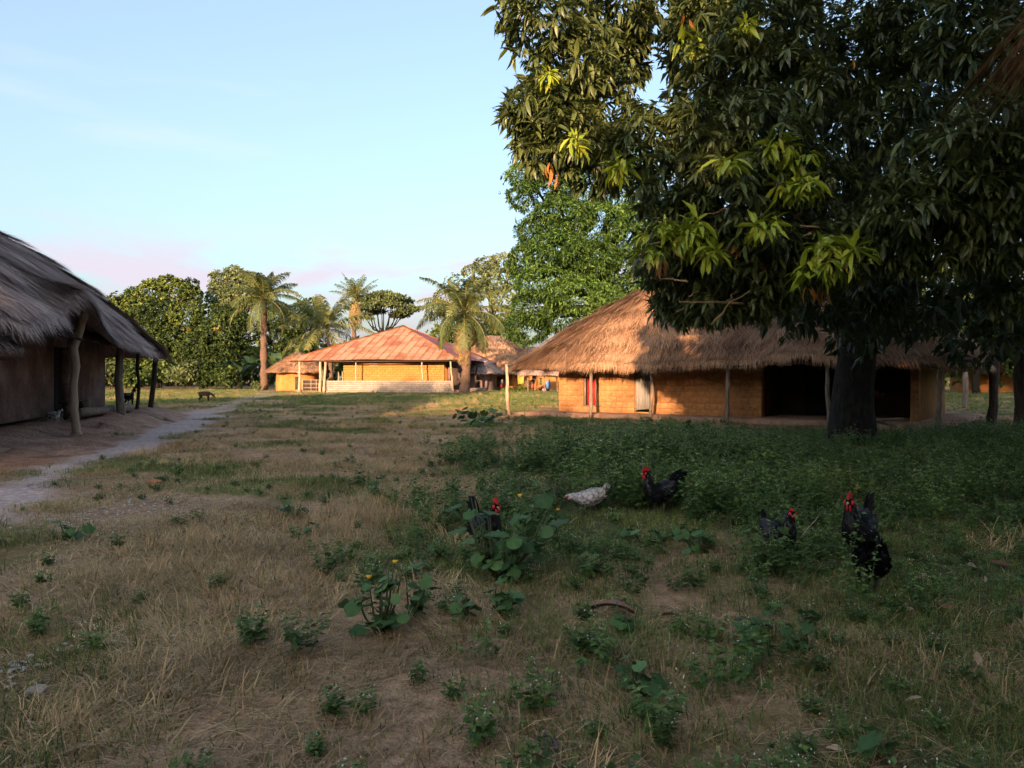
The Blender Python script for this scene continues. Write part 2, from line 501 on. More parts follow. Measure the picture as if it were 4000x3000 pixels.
def zones(x, y):
    """weights: sand, red earth, weeds, green; the rest is straw"""
    n1, n2, n3 = vnoise(x, y, 2.3, 1), vnoise(x, y, .8, 2), vnoise(x, y, 6.0, 3)
    pw = np.interp(y, [5, 12, 22, 40, 70, 100], [.42, .62, .8, .9, 1.3, 1.6])
    dp = dist_poly(x, y, PATH)
    sand = 1 - sm(dp + (n1 - .5) * .9 + (n2 - .5) * .5, pw * .65, pw * 1.15)
    sand = sand * (1 - .5 * sm(y, 31, 40))
    dy = dist_poly(x, y, YARD)
    sand = np.maximum(sand, (1 - sm(dy + (n1 - .5) * 3, 1.6, 4.2)) * sm(vnoise(x * .35, y, 1.3, 8), .42, .62))
    for su, sv, sa, sb in ((480, 2010, 1.1, .75), (650, 1965, .8, .6), (230, 2040, .8, .5), (100, 2605, .28, .20), (30, 2690, .2, .16)):
        q_ = G(su, sv)
        sand = np.maximum(sand, .12 * (1 - sm(np.hypot((x - q_.x) / sa, (y - q_.y) / sb) + (n2 - .5) * .8, .7, 1.2)))
    a, b = FL.loc(x, y)
    apron = (1 - sm(np.maximum(-b, np.maximum(a - 1.5, -18 - a)) + (n1 - .5) * 1.2, 2.6, 4.6))
    red = apron
    a, b = FR.loc(x, y)
    inR = (a > -3) & (a < 17) & (b > -3.2) & (b < 12)
    red = np.maximum(red, np.where(inR, .9, 0))
    red = np.maximum(red, sm(n3 * .5 + n1 * .5, .60, .70) * .8)
    xb = np.interp(y, [7, 9.5, 12, 16, 25], [3.2, 2.3, 1.7, 1.0, .2])
    weeds = sm(x - xb + (n1 - .5) * 3.4 + (n2 - .5) * 1.6, -1.2, 1.4) * sm(y + (n3 - .5) * 3, 7.6, 10.5) * (1 - sm(y, 34, 40)) * np.where(inR, 0, 1)
    weeds = np.maximum(weeds, (sm(x + (n3 - .5) * 3, -.8, 2.2) * sm(n1 * .6 + n2 * .4, .30, .52) * .9 + sm(x + (n3 - .5) * 3, -2.6, -.6) * sm(n1 * .6 + n2 * .4, .50, .62) * .6) * (1 - sm(y, 20, 30)))
    weeds = np.clip(weeds, 0, 1)
    green = sm(n1 * .55 + n2 * .25 + n3 * .2 + .20 * sm(y, 30, 55) + .13 * sm(x, -1.0, 2.0) * (1 - sm(y, 8, 12)), .50, .62)
    return np.clip(sand, 0, 1), np.clip(red, 0, 1), np.clip(weeds, 0, 1), np.clip(green, 0, 1)

def gz(x, y):
    """gentle relief of the ground"""
    r = np.hypot(x, y)
    f = 1 - sm(r, 38, 60)
    h = ((vnoise(x, y, 1.9, 5) - .5) * .07 + (vnoise(x, y, .7, 6) - .5) * .03) * f
    s, e, w, g = zones(x, y)
    return h * (1 - .7 * s)

def build_ground():
    step = .30
    xs = np.arange(-34, 34.01, step)
    ys = np.arange(-6, 60.01, step)
    def out(a, b, n):
        t = np.linspace(0, 1, n)[1:]
        return a + (b - a) * t ** 3
    xs = np.concatenate([out(-34, -2500, 22)[::-1], xs, out(34, 2500, 22)])
    ys = np.concatenate([out(-6, -2500, 18)[::-1], ys, out(60, 3500, 34)])
    X, Y = np.meshgrid(xs, ys, indexing='ij')
    Z = gz(X, Y)
    nx, ny = len(xs), len(ys)
    V = np.stack([X, Y, Z], -1).reshape(-1, 3)
    I = np.arange(nx * ny).reshape(nx, ny)
    F = np.stack([I[:-1, :-1], I[1:, :-1], I[1:, 1:], I[:-1, 1:]], -1).reshape(-1, 4)
    me = mesh_np('ground', V, F, smooth=True)
    s, e, w, g = zones(X.ravel(), Y.ravel())
    n2 = vnoise(X.ravel(), Y.ravel(), .5, 4)[:, None]
    straw = np.array((.40, .25, .15)) * (0.7 + .5 * n2)
    grn = np.array((.12, .14, .045)) * (0.7 + .6 * n2)
    redc = np.array((.36, .165, .105)) * (0.75 + .4 * n2)
    sandc = np.array((.47, .36, .32)) * (0.85 + .25 * n2)
    wd = np.array((.085, .105, .04)) * (0.7 + .6 * n2)
    c = straw
    for wgt, cc in ((g * .75, grn), (e * .85, redc), (w, wd), (s, sandc)):
        c = c * (1 - wgt[:, None]) + cc * wgt[:, None]
    ca = me.attributes.new('col', 'FLOAT_COLOR', 'POINT')
    ca.data.foreach_set('color', np.concatenate([c, np.ones((len(c), 1))], 1).astype(np.float32).ravel())
    m = bpy.data.materials.new('ground_soil'); m.use_nodes = True
    N, L = m.node_tree.nodes, m.node_tree.links
    b = N['Principled BSDF']; b.inputs['Roughness'].default_value = .95; b.inputs['Specular IOR Level'].default_value = .1
    at = N.new('ShaderNodeAttribute'); at.attribute_name = 'col'
    tc = N.new('ShaderNodeTexCoord')
    nz = N.new('ShaderNodeTexNoise'); nz.inputs['Scale'].default_value = 9; nz.inputs['Detail'].default_value = 8; nz.inputs['Roughness'].default_value = .7
    n3 = N.new('ShaderNodeTexNoise'); n3.inputs['Scale'].default_value = 45; n3.inputs['Detail'].default_value = 3
    mr = N.new('ShaderNodeMapRange'); mr.inputs['From Min'].default_value = .3; mr.inputs['From Max'].default_value = .7; mr.inputs['To Min'].default_value = .5; mr.inputs['To Max'].default_value = 1.45
    hs = N.new('ShaderNodeHueSaturation')
    L.new(tc.outputs['Object'], nz.inputs['Vector']); L.new(tc.outputs['Object'], n3.inputs['Vector'])
    L.new(nz.outputs['Fac'], mr.inputs['Value']); L.new(mr.outputs['Result'], hs.inputs['Value'])
    L.new(at.outputs['Color'], hs.inputs['Color']); L.new(hs.outputs['Color'], b.inputs['Base Color'])
    bp = N.new('ShaderNodeBump'); bp.inputs['Strength'].default_value = .8; bp.inputs['Distance'].default_value = .04
    L.new(n3.outputs['Fac'], bp.inputs['Height']); L.new(bp.outputs['Normal'], b.inputs['Normal'])
    me.materials.append(m)
    o = obj('ground', me)
    o['kind'] = 'structure'; o['label'] = 'trampled village ground of straw, soil and short grass'
build_ground()

# ------------------------------------------------------------------ thatched roofs
def roof_surface(a, b, rc, rl, ze, zr, arches=(), bulge=.10, ns=160, nt=14):
    """closed eave ring of half sizes a,b with rounded corners; ridge of half length rl. returns function(s,t)->xyz arrays"""
    per = []
    q = math.pi / 2
    corners = [(a - rc, b - rc, 0), (-(a - rc), b - rc, q), (-(a - rc), -(b - rc), 2 * q), (a - rc, -(b - rc), 3 * q)]
    for cx, cy, a0 in corners:
        for k in range(13):
            an = a0 + q * k / 12
            per.append((cx + rc * math.cos(an), cy + rc * math.sin(an)))
    per.append(per[0])
    per = np.array(per)
    seg = np.hypot(*np.diff(per, axis=0).T)
    cum = np.concatenate([[0], np.cumsum(seg)]); cum /= cum[-1]
    def eave(s):
        s = np.mod(s, 1.0)
        px, py = np.interp(s, cum, per[:, 0]), np.interp(s, cum, per[:, 1])
        z = ze + (vnoise(s * 60, s * 0, 1.0, 3) - .5) * .12
        arch = None
        for (ax, ay, hw, hh) in arches:
            dd = np.hypot(px - ax, py - ay)
            up_ = hh * np.exp(-(dd / hw) ** 2)
            arch = up_ if arch is None else arch + up_
        return px, py, z, (0 if arch is None else arch)
    def surf(s, t):
        px, py, z0, arch = eave(s)
        rx = np.clip(px, -rl, rl)
        x = px + (rx - px) * t
        y = py * (1 - t)
        z = z0 + (zr - z0) * t + bulge * np.sin(np.pi * t) * (zr - ze) * .6 + arch * np.clip(1 - t, 0, 1.0) ** 5
        z = z + (vnoise(s * 90, t * 7, 1.0, 7) - .5) * .10
        return np.stack([x, y, z], -1)
    return surf

def thatch(parent, a, b, rc, rl, ze, zr, n, m_str, arches=(), width=(.018, .045), length=(.5, 1.0), fringe=1.0, bulge=.10, seed=1, thick=.2, frac=None, ragged=.25, skew=0.0, bed0=0.0):
    r = np.random.default_rng(seed)
    S = roof_surface(a, b, rc, rl, ze, zr, arches, bulge)
    ns, nt = 120, 10
    s = np.linspace(0, 1, ns, endpoint=False); t = np.linspace(bed0, 1, nt)
    SS, TT = np.meshgrid(s, t, indexing='ij')
    top = S(SS.ravel(), TT.ravel())
    bot = top.copy(); bot[:, 2] -= thick
    I = np.arange(ns * nt).reshape(ns, nt)
    J = np.roll(I, -1, axis=0)
    F1 = np.stack([I[:, :-1], J[:, :-1], J[:, 1:], I[:, 1:]], -1).reshape(-1, 4)
    k = ns * nt
    F2 = F1[:, ::-1] + k
    F3 = np.stack([I[:, 0], I[:, 0] + k, J[:, 0] + k, J[:, 0]], -1)
    roof = obj('roof', mesh_np('roof', np.concatenate([top, bot]), np.concatenate([F1, F2, F3]), smooth=True, mats=[M_thatchd]), parent)
    # strands
    def strands(n, fr):
        if fr:
            s0 = r.random(n) if frac is None else frac[0] + (frac[1] - frac[0]) * r.random(n); t0 = r.random(n) ** 1.3 * .15
        else:
            s0 = r.random(n) if frac is None else frac[0] + (frac[1] - frac[0]) * r.random(n); t0 = 1 - np.sqrt(r.random(n)) * .985
        L = r.uniform(*length, n)[:, None]
        if not fr:
            sl = np.linalg.norm(S(s0, s0 * 0) - S(s0, s0 * 0 + 1), axis=1)
            t0 = np.maximum(t0, (L[:, 0] - .12) / sl * (.93 + .1 * r.random(n)))
        p0 = S(s0, t0)
        e = .03
        p1 = S(s0, np.clip(t0 - e, -1, 1))
        dn = p1 - p0
        dn /= np.linalg.norm(dn, axis=1)[:, None]
        sd = np.cross(dn, (0, 0, 1.0)); sd /= np.linalg.norm(sd, axis=1)[:, None] + 1e-9
        nm = np.cross(sd, dn); nm *= np.sign(nm[:, 2:3])
        clump = vnoise(s0 * 210, t0 * 9, 1.0, 11) - .5
        ang = (r.normal(0, .22, n) + clump * 1.0 + skew)[:, None]
        wild = (r.random(n) < .035)[:, None]
        ang = ang + wild * r.normal(0, .7, (n, 1))
        dn = dn * np.cos(ang) + sd * np.sin(ang)
        if fr:
            L = np.minimum(L * 1.1, t0[:, None] * np.linalg.norm(S(s0, s0 * 0) - S(s0, s0 * 0 + 1), axis=1)[:, None] + ragged * (.18 + .55 * r.random((n, 1)) ** 2 + .9 * np.clip(vnoise(s0 * 130, s0 * 0, 1, 5) - .4, 0, 1)[:, None]))
        lift = r.uniform(.0, .03, n)[:, None] + wild * r.uniform(0, .09, (n, 1))
        band = np.mod(t0 * 5.5 + (vnoise(s0 * 40, s0 * 0, 1, 15) - .5) * 1.1 + (vnoise(s0 * 160, s0 * 0, 1, 16) - .5) * .5, 1.0)[:, None]
        course = .13 * (1 - band) ** 2 if not fr else 0
        w = r.uniform(*width, n)[:, None] * .5
        droop = np.zeros((n, 3)); droop[:, 2] = -(.30 if fr else .0)
        a0 = p0 + nm * (.012 + lift * .3 + course * .5)
        a1 = p0 + dn * L * .55 + nm * (.02 + lift + course) + droop * L * .15
        a2 = p0 + dn * L + nm * (.015 + lift * 1.6 + course) + droop * L * (.9)
        vv = np.stack([a0 - sd * w, a0 + sd * w, a1 - sd * w, a1 + sd * w, a2], 1)
        base = np.arange(n)[:, None] * 5
        q = base + np.array([0, 1, 3, 2]); tt = base + np.array([2, 3, 4])
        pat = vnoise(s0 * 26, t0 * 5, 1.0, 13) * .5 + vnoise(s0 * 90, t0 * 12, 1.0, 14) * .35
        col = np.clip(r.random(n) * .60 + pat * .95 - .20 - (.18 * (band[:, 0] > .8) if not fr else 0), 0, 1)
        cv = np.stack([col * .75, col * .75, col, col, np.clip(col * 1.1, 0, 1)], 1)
        return vv.reshape(-1, 3), q, tt, cv.ravel()
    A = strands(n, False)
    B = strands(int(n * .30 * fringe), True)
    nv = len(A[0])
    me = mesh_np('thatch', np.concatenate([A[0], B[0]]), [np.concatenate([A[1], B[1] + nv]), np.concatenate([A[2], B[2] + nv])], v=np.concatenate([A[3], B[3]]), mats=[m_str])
    th = obj('thatch', me, parent)
    th['kind'] = 'stuff'
    return S

def crooked(p0, p1, r0, r1, wob=.05, n=9, seed=0, knots=True):
    r = np.random.default_rng(seed + 100)
    p0, p1 = np.array(p0, float), np.array(p1, float)
    t = np.linspace(0, 1, n)[:, None]
    pts = p0 + (p1 - p0) * t
    off = np.cumsum(r.normal(0, wob, (n, 3)), 0) * np.array((1, 1, .1))
    off = off - off[0] - (off[-1] - off[0]) * t
    rad = np.linspace(r0, r1, n) * (1 + r.normal(0, .08 if knots else .02, n))
    return pts + off, rad

def post(parent, lx, ly, z0, z1, rad, mat_, lean=(0, 0), wob=.02, seed=0, name='post', n=9, seg=9):
    path, rr = crooked((0, 0, z0), (lean[0], lean[1], z1), rad, rad * .85, wob, n, seed)
    return MB().loft(path, rr, seg=seg).build(name, mat_, parent, True, loc=(lx, ly, 0))

def unit_brick():
    bm = bmesh.new()
    bmesh.ops.create_cube(bm, size=1.0)
    bmesh.ops.bevel(bm, geom=list(bm.edges), offset=.05, segments=1, affect='EDGES')
    me = bpy.data.meshes.new('brick')
    bm.to_mesh(me); bm.free()
    return me

def brick_wall(parent, x0, x1, z0, z1, yface, blen, bh, mat_, holes=(), joint=.018, depth=.12, name='brick', jit=.006, seed=3):
    """bricks on the plane y=yface (front towards -y)"""
    r = random.Random(seed)
    me = unit_brick(); me.materials.append(mat_)
    n = 0
    rows = int(round((z1 - z0) / bh))
    bh = (z1 - z0) / rows
    for k in range(rows):
        zc0, zc1 = z0 + k * bh, z0 + (k + 1) * bh
        cuts = sorted([(h[0], h[1]) for h in holes if h[2] < zc1 - .06 and h[3] > zc0 + .06])
        spans, cur = [], x0
        for c0, c1 in cuts:
            if c0 > cur + .05: spans.append((cur, c0))
            cur = max(cur, c1)
        if cur < x1 - .05: spans.append((cur, x1))
        for s0, s1 in spans:
            x = s0
            first = blen * (.5 if k % 2 else 1) * r.uniform(.85, 1.0)
            while x < s1 - .02:
                l = first if x == s0 else blen * r.uniform(.92, 1.08)
                if s1 - (x + l) < .14: l = s1 - x
                o = obj(name, me, parent, loc=(x + l / 2, yface + depth / 2 + r.uniform(-jit, jit), (zc0 + zc1) / 2), rot=(0, r.uniform(-.008, .008), r.uniform(-.01, .01)), scale=(max(.03, l - joint), depth, bh - joint))
                x += l; n += 1
    return n

# ------------------------------------------------------------------ near thatched house (sunlit, adobe)
def near_house():
    h = thing('thatched_house', 'long ochre adobe house with a big shaggy brown thatch roof, half under the mango', 'house', (FR.o[0], FR.o[1], 0), FR.rz)
    L, W, H = 13.8, 7.0, 2.5
    holes = [(1.22, 1.84, .35, 2.05), (3.58, 4.26, .22, 2.0), (8.7, 13.55, .16, 2.44)]  # last gap is an added recess that darkens the right half
    zb = .16
    wb = MB()
    xs = [0] + [e for hh in holes for e in hh[:2]] + [L]
    for i in range(0, len(xs), 2):
        wb.box((xs[i], .06, zb), (xs[i + 1], .34, H))
    for x0, x1, z0, z1 in holes:
        wb.box((x0, .06, zb), (x1, .34, z0)); wb.box((x0, .06, z1), (x1, .34, H))
    wb.box((0, W - .3, zb), (L, W, H)); wb.box((0.002, .342, zb), (.3, W - .302, H - .002)); wb.box((L - .3, .342, zb), (L - .002, W - .302, H - .002))
    wb.build('wall', M_mortar, h)
    n = brick_wall(h, 0, L, zb, 2.42, .0, .50, .225, M_adobe, holes, joint=.007, depth=.14, seed=5, jit=.0035)
    # added loggia walls, their shade put into a near-black mud colour
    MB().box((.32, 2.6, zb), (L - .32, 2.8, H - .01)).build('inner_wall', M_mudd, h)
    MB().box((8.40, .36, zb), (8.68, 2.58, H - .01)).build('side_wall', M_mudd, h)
    # earth plinth with soft edge
    ring = [(-1.4, -1.25), (L + 1.2, -1.25), (L + 1.2, W + 1.2), (-1.4, W + 1.2)]
    pts = []
    for (ax, ay), (bx, by) in zip(ring, ring[1:] + ring[:1]):
        for k in range(24):
            t = k / 24; pts.append((ax + (bx - ax) * t + random.uniform(-.10, .10), ay + (by - ay) * t + random.uniform(-.10, .10)))
    m = len(pts)
    vv = [(x * 1.012 - .05, y * 1.03 - .05, -.12) for x, y in pts] + [(x, y, .12 + random.uniform(-.02, .02)) for x, y in pts] + [(L / 2 + (x - L / 2) * .96, W / 2 + (y - W / 2) * .93, .165) for x, y in pts] + [(L / 2, W / 2, .165)]
    qq = [(j + o * m, (j + 1) % m + o * m, (j + 1) % m + (o + 1) * m, j + (o + 1) * m) for o in (0, 1) for j in range(m)]
    tt = [(2 * m + j, 2 * m + (j + 1) % m, 3 * m) for j in range(m)]
    MB().add(vv, qq, tt).build('plinth', M_earth, h)
    # red shutter door
    d = MB().box((1.26, .12, .40), (1.80, .16, 1.98)).build('door', M_dark, h)
    for k, (x0, x1) in enumerate(((1.36, 1.535), (1.56, 1.74))):
        MB().box((x0, .085, .46), (x1, .118, 1.62)).build('red_panel', M_red, d)
    for x0, x1, z0, z1 in ((1.225, 1.30, .36, 2.04), (1.76, 1.835, .36, 2.04), (1.302, 1.758, 1.64, 1.70), (1.302, 1.758, .37, .44), (1.302, 1.758, 1.97, 2.04)):
        MB().box((x0, .055, z0), (x1, .115, z1)).build('frame', M_wood, d)
    # grey corrugated door, slightly ajar
    g = MB().box((3.60, .20, .30), (4.24, .23, 1.98)).build('door', M_dark, h)
    for k in range(7):
        x0 = 3.62 + k * .088
        MB().box((x0, .08 + .012 * (k % 2) - .006 * k, .29 + .01 * k), (x0 + .083, .105 + .012 * (k % 2) - .006 * k, 1.92 - .015 * (k % 3))).build('plank', M_plank, g)
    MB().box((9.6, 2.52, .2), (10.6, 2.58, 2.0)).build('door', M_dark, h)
    # eave posts: positions along the eave line, 1.7 m in front of the wall
    for k, (s, lean, rad, mm) in enumerate(((-1.45, (-.12, .0), .075, M_woodl), (2.50, (.02, 0), .075, M_wood), (5.05, (.03, 0), .065, M_wood), (7.95, (.14, 0), .08, M_wood), (11.4, (-.05, 0), .08, M_wood), (14.6, (0, 0), .08, M_wood))):
        post(h, s, -1.62, -.1, 2.16, rad, mm, lean=lean, wob=.022, seed=k + 3)
    post(h, -1.5, 3.6, -.1, 2.15, .08, M_wood, seed=21); post(h, -1.45, 8.3, -.1, 2.15, .08, M_wood, seed=22)
    # rafters under the eave
    for k in range(14):
        x = -1.2 + k * 1.22
        MB().loft([(x, -1.7, 2.02), (x, .2, 2.62)], .035, seg=6).build('rafter', M_woodd, h)
    MB().loft([(-1.6, -1.62, 2.10), (6.5, -1.62, 2.07), (15.4, -1.62, 2.10)], .045, seg=7).build('eave_beam', M_woodd, h)
    rt = obj('roof_thatch', None, h, loc=(L / 2, W / 2, 0))
    thatch(rt, L / 2 + 1.75, W / 2 + 1.85, 1.3, 3.4, 2.12, 6.0, 56000, M_thatch, width=(.014, .034), length=(.5, 1.05), seed=4, bulge=.12, arches=((3.6, -W / 2 - 1.8, 1.2, .35),), ragged=.5, fringe=1.4, skew=-.22)
    return h
near_house()

# ------------------------------------------------------------------ shaded house beside the path
def shaded_house():
    # local x along the wall (far end at 0, towards viewer negative), local y into the house
    h = thing('mud_house', 'shaded mud-walled house with sagging grey thatch beside the sandy path', 'house', (FL.o[0], FL.o[1], 0), FL.rz)
    L, W, H, zb = 17.0, 8.0, 3.3, .40
    dx0, dx1 = -6.75, -5.35
    mb = MB()
    mb.box((-L, 0, zb), (dx0, .3, H)).box((dx1, 0, zb), (0, .3, H)).box((dx0, 0, 2.6), (dx1, .3, H))
    mb.box((-L, W - .3, zb), (0, W, H)).box((-.3, .302, zb), (-.002, W - .302, H - .002)).box((-L + .002, .302, zb), (-L + .3, W - .302, H - .002))
    me = mb.mesh('wall', M_mud)
    bm = bmesh.new(); bm.from_mesh(me)
    bmesh.ops.bevel(bm, geom=[e for e in bm.edges if abs(e.verts[0].co.z - e.verts[1].co.z) > .5], offset=.06, segments=2, affect='EDGES')
    bm.to_mesh(me); bm.free()
    obj('wall', me, h)
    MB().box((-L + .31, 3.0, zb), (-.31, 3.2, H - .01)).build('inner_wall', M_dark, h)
    MB().box((dx0 + .03, .16, zb + .01), (dx1 - .03, .20, 2.59)).build('door', M_dark, h)  # near-black plate painted as the dark of the open doorway
    # raised earth platform, eroded lip
    r = np.random.default_rng(5)
    us = np.linspace(-18.5, 2.2, 150)
    prof = [(2.9, .34), (1.0, .40), (-.8, .40), (-1.55, .36), (-1.95, .26), (-2.35, .10), (-2.9, .02), (-3.4, -.06)]
    vv = []
    for i, u in enumerate(us):
        k = sm(u, -10, -6.5)          # lip is steep and broken towards the far end, a gentle slope near the viewer
        endf = sm(u, .6, 2.2)
        for j, (py, pz) in enumerate(prof):
            n1 = float(vnoise(u, py * 2, .55, 21)) - .5; n2 = float(vnoise(u, py * 3, .22, 22)) - .5
            z = pz * (1 - .75 * (1 - k) * (1 if j > 2 else 0)) if j > 2 else pz - .12 * (1 - k)
            y = py + (n1 * .45 + n2 * .22) * (1 if j > 2 else 0) - .35 * k * (1 if 3 <= j <= 5 else 0)
            z = z * (1 - endf) - .08 * endf + (n1 * .26 + n2 * .18) * (1 if 2 < j < 7 else .2)
            vv.append((u, y, z))
    m = len(prof)
    qq = [(i * m + j, i * m + j + 1, (i + 1) * m + j + 1, (i + 1) * m + j) for i in range(len(us) - 1) for j in range(m - 1)]
    MB().add(vv, qq).build('earth_platform', M_earth, h, True)
    # posts with the photo's crooks
    def wpost(pts, rads, mm, name='post'):
        loc = [FL.loc(p[0], p[1]) for p in pts]
        path = [(float(a), float(b), p[2]) for (a, b), p in zip(loc, pts)]
        MB().loft(path, rads, seg=11).build(name, mm, h, True)
    d = 20.3
    pp = [P(318, 1725, d), P(300, 1690, d), P(288, 1600, d), P(287, 1500, d), P(298, 1430, d), P(287, 1360, d), P(305, 1320, d), P(322, 1255, d), P(340, 1205, d)]
    pp = [(p.x, p.y, p.z) for p in pp]
    dense = []
    for i in range(len(pp) - 1):
        for k in range(4):
            t = k / 4; dense.append(tuple(pp[i][j] * (1 - t) + pp[i + 1][j] * t for j in range(3)))
    dense.append(pp[-1])
    rr = np.interp(np.linspace(0, 1, len(dense)), [0, .1, .4, .62, .7, 1], [.13, .115, .095, .10, .085, .10]) * (1 + np.random.default_rng(3).normal(0, .05, len(dense)))
    wpost(dense, rr, M_woodl)
    wpost([tuple(P(u, v, 25.0)) for u, v in ((484, 1680), (474, 1620), (468, 1560), (462, 1480), (468, 1400), (474, 1310))], [.15, .14, .13, .125, .12, .11], M_wood)
    wpost([tuple(P(u, v, 28.7)) for u, v in ((528, 1640), (538, 1575), (544, 1500), (536, 1440), (538, 1370))], [.075, .065, .06, .06, .055], M_woodd)
    wpost([tuple(P(u, v, 31.0)) for u, v in ((582, 1640), (592, 1560), (602, 1480), (608, 1380), (610, 1340))], [.11, .10, .095, .09, .085], M_woodd)
    for k in range(13):
        x = -16.5 + k * 1.4
        MB().loft([(x, -2.15, 2.55), (x, .2, 3.35)], .04, seg=6).build('rafter', M_woodd, h)
    # the tie bundle at the head of the crooked post
    rt = obj('roof_thatch', None, h, loc=(-L / 2, W / 2, 0))
    pa, pb = FL.loc(pp[-1][0], pp[-1][1])
    thatch(rt, L / 2 + 1.6, W / 2 + 2.3, 2.0, 5.3, 2.62, 7.35, 64000, M_thatchg, width=(.010, .026), length=(.4, 1.1), seed=9, bulge=.17,
           arches=((-4.4, -W / 2 - 2.3, 2.2, 1.1),), ragged=.5, fringe=1.5)
shaded_house()

def plank_bench():
    h = thing('plank_bench', 'low dark plank bench on stump legs by the mud wall', 'bench', (*FL.w(-7.6, -.75), .40), FL.rz)
    MB().loft([(-1.0, 0, .46), (.1, .02, .47), (1.2, 0, .46)], .16, .035, seg=8).build('seat', M_woodd, h)
    for x in (-.7, .8):
        post(h, x, 0, -.02, .44, .09, M_woodd, seed=int(x * 10) + 40, name='leg')
plank_bench()
tag(MB().loft(crooked((0, -2.2, .13), (0, 2.2, .17), .14, .12, .03, 10, 71)[0], crooked((0, -2.2, .13), (0, 2.2, .17), .15, .12, .03, 10, 71)[1], seg=12).build('sitting_log', M_wood, None, True, loc=(*FL.w(-6.6, -1.45), .40), rot=(0, 0, FL.rz + R(83))), 'pale bark-free log lying along the platform edge between two posts', 'log')

# ------------------------------------------------------------------ round / small huts
def hut(name, label, x, y, wr, wl, h, er, ze, zr, wallm, thm, n, rz=0, door=None, seed=1, posts=0, group=None, width=(.05, .12)):
    t = thing(name, label, 'hut', (x, y, 0), rz, group)
    k = 28
    ring = [(wl * math.copysign(abs(math.cos(a)) ** .7, math.cos(a)), wr * math.copysign(abs(math.sin(a)) ** .7, math.sin(a))) for a in np.linspace(0, 2 * math.pi, k, endpoint=False)]
    vv = [(a, b, -.1) for a, b in ring] + [(a, b, h) for a, b in ring]
    qq = [(i, (i + 1) % k, (i + 1) % k + k, i + k) for i in range(k)]
    MB().add(vv, qq).build('wall', wallm, t)
    MB().loft([(x_, 0, h - .05) for x_ in (-wl * .8, 0, wl * .8)], wr * .6, .05, seg=10).build('ceiling_pole', M_woodd, t)
    if door:
        a = door
        px, py = wl * 1.0 * math.cos(a), wr * 1.0 * math.sin(a)
        MB().box((-.4, -.06, .05), (.4, .10, 1.7)).build('door', M_woodd, t, loc=(px, py, 0), rot=(0, 0, a + math.pi / 2))
    for i in range(posts):
        a = 2 * math.pi * (i + .5) / posts
        post(t, (wl + er * .75) * math.cos(a), (wr + er * .75) * math.sin(a), -.1, ze + .25, .07, M_wood, seed=seed + i, wob=.02)
    rt = obj('roof_thatch', None, t)
    thatch(rt, wl + er, wr + er, min(wr, wl) * .95, max(0.05, wl - wr) + .15, ze, zr, n, thm, width=width, length=(.5, .9), seed=seed, bulge=.08, ragged=.35)
    return t
hut('round_hut', 'small thatched hut whose roof tip pokes in beside the mud house', -12.2, 13.4, 1.7, 1.7, 2.4, 1.0, 2.2, 4.0, M_mud, M_thatchg, 7000, seed=31, width=(.01, .024))
hut('round_hut', 'little ochre hut with grey thatch tucked beside the tin-roofed house', -26.3, 94.5, 2.4, 2.5, 2.6, 1.0, 2.35, 4.7, M_yellow, M_thatch, 4500, seed=32, door=-1.3)
hut('round_hut', 'big pale thatched hut behind the leaning eave post', -2.2, 104.0, 4.2, 5.2, 2.9, 1.3, 2.45, 7.3, M_yellow, M_thatch, 8000, seed=33, door=-1.7, rz=.3)
hut('round_hut', 'low shadowy thatched hut beside the palm trunk, blue drum at its wall', -4.6, 93.0, 2.2, 2.4, 2.2, 1.0, 2.2, 4.3, M_mud, M_thatchg, 3500, seed=34, door=-1.2)
hut('round_hut', 'pale thatched hut seen under the eave of the long adobe house', 3.4, 100.0, 2.8, 4.0, 2.4, 1.0, 2.15, 5.6, M_yellow, M_thatch, 5000, seed=35)
hut('round_hut', 'sunlit orange hut glimpsed through the gap beyond the mango trunk', 52.0, 84.0, 3.0, 3.4, 2.4, 1.0, 2.2, 5.2, M_yellow, M_thatch, 3500, seed=36)

def shelter():
    t = thing('open_shelter', 'open pole shelter with thin grey thatch where washing hangs', 'shelter', (3.5, 86.0, 0), .05)
    for i, (x, y) in enumerate(((-1.8, -1.2), (1.7, -1.2), (-1.8, 1.4), (1.7, 1.4), (0, -1.3))):
        post(t, x, y, -.1, 2.1, .07, M_wood, seed=60 + i)
    rt = obj('roof_thatch', None, t)
    thatch(rt, 2.6, 2.0, .5, 1.4, 1.95, 3.2, 2200, M_thatchg, width=(.05, .12), length=(.5, .9), seed=61, bulge=.03)
shelter()

# ------------------------------------------------------------------ tin-roofed house
def clip_poly(poly, tri):
    out = poly
    n = len(tri)
    for i in range(n):
        a, b = tri[i], tri[(i + 1) % n]
        res = []
        f = lambda p: (b[0] - a[0]) * (p[1] - a[1]) - (b[1] - a[1]) * (p[0] - a[0])
        for j in range(len(out)):
            p, q = out[j], out[(j + 1) % len(out)]
            fp, fq = f(p), f(q)
            if fp >= 0: res.append(p)
            if fp * fq < 0:
                t = fp / (fp - fq); res.append((p[0] + (q[0] - p[0]) * t, p[1] + (q[1] - p[1]) * t))
        out = res
        if len(out) < 3: return []
    return out

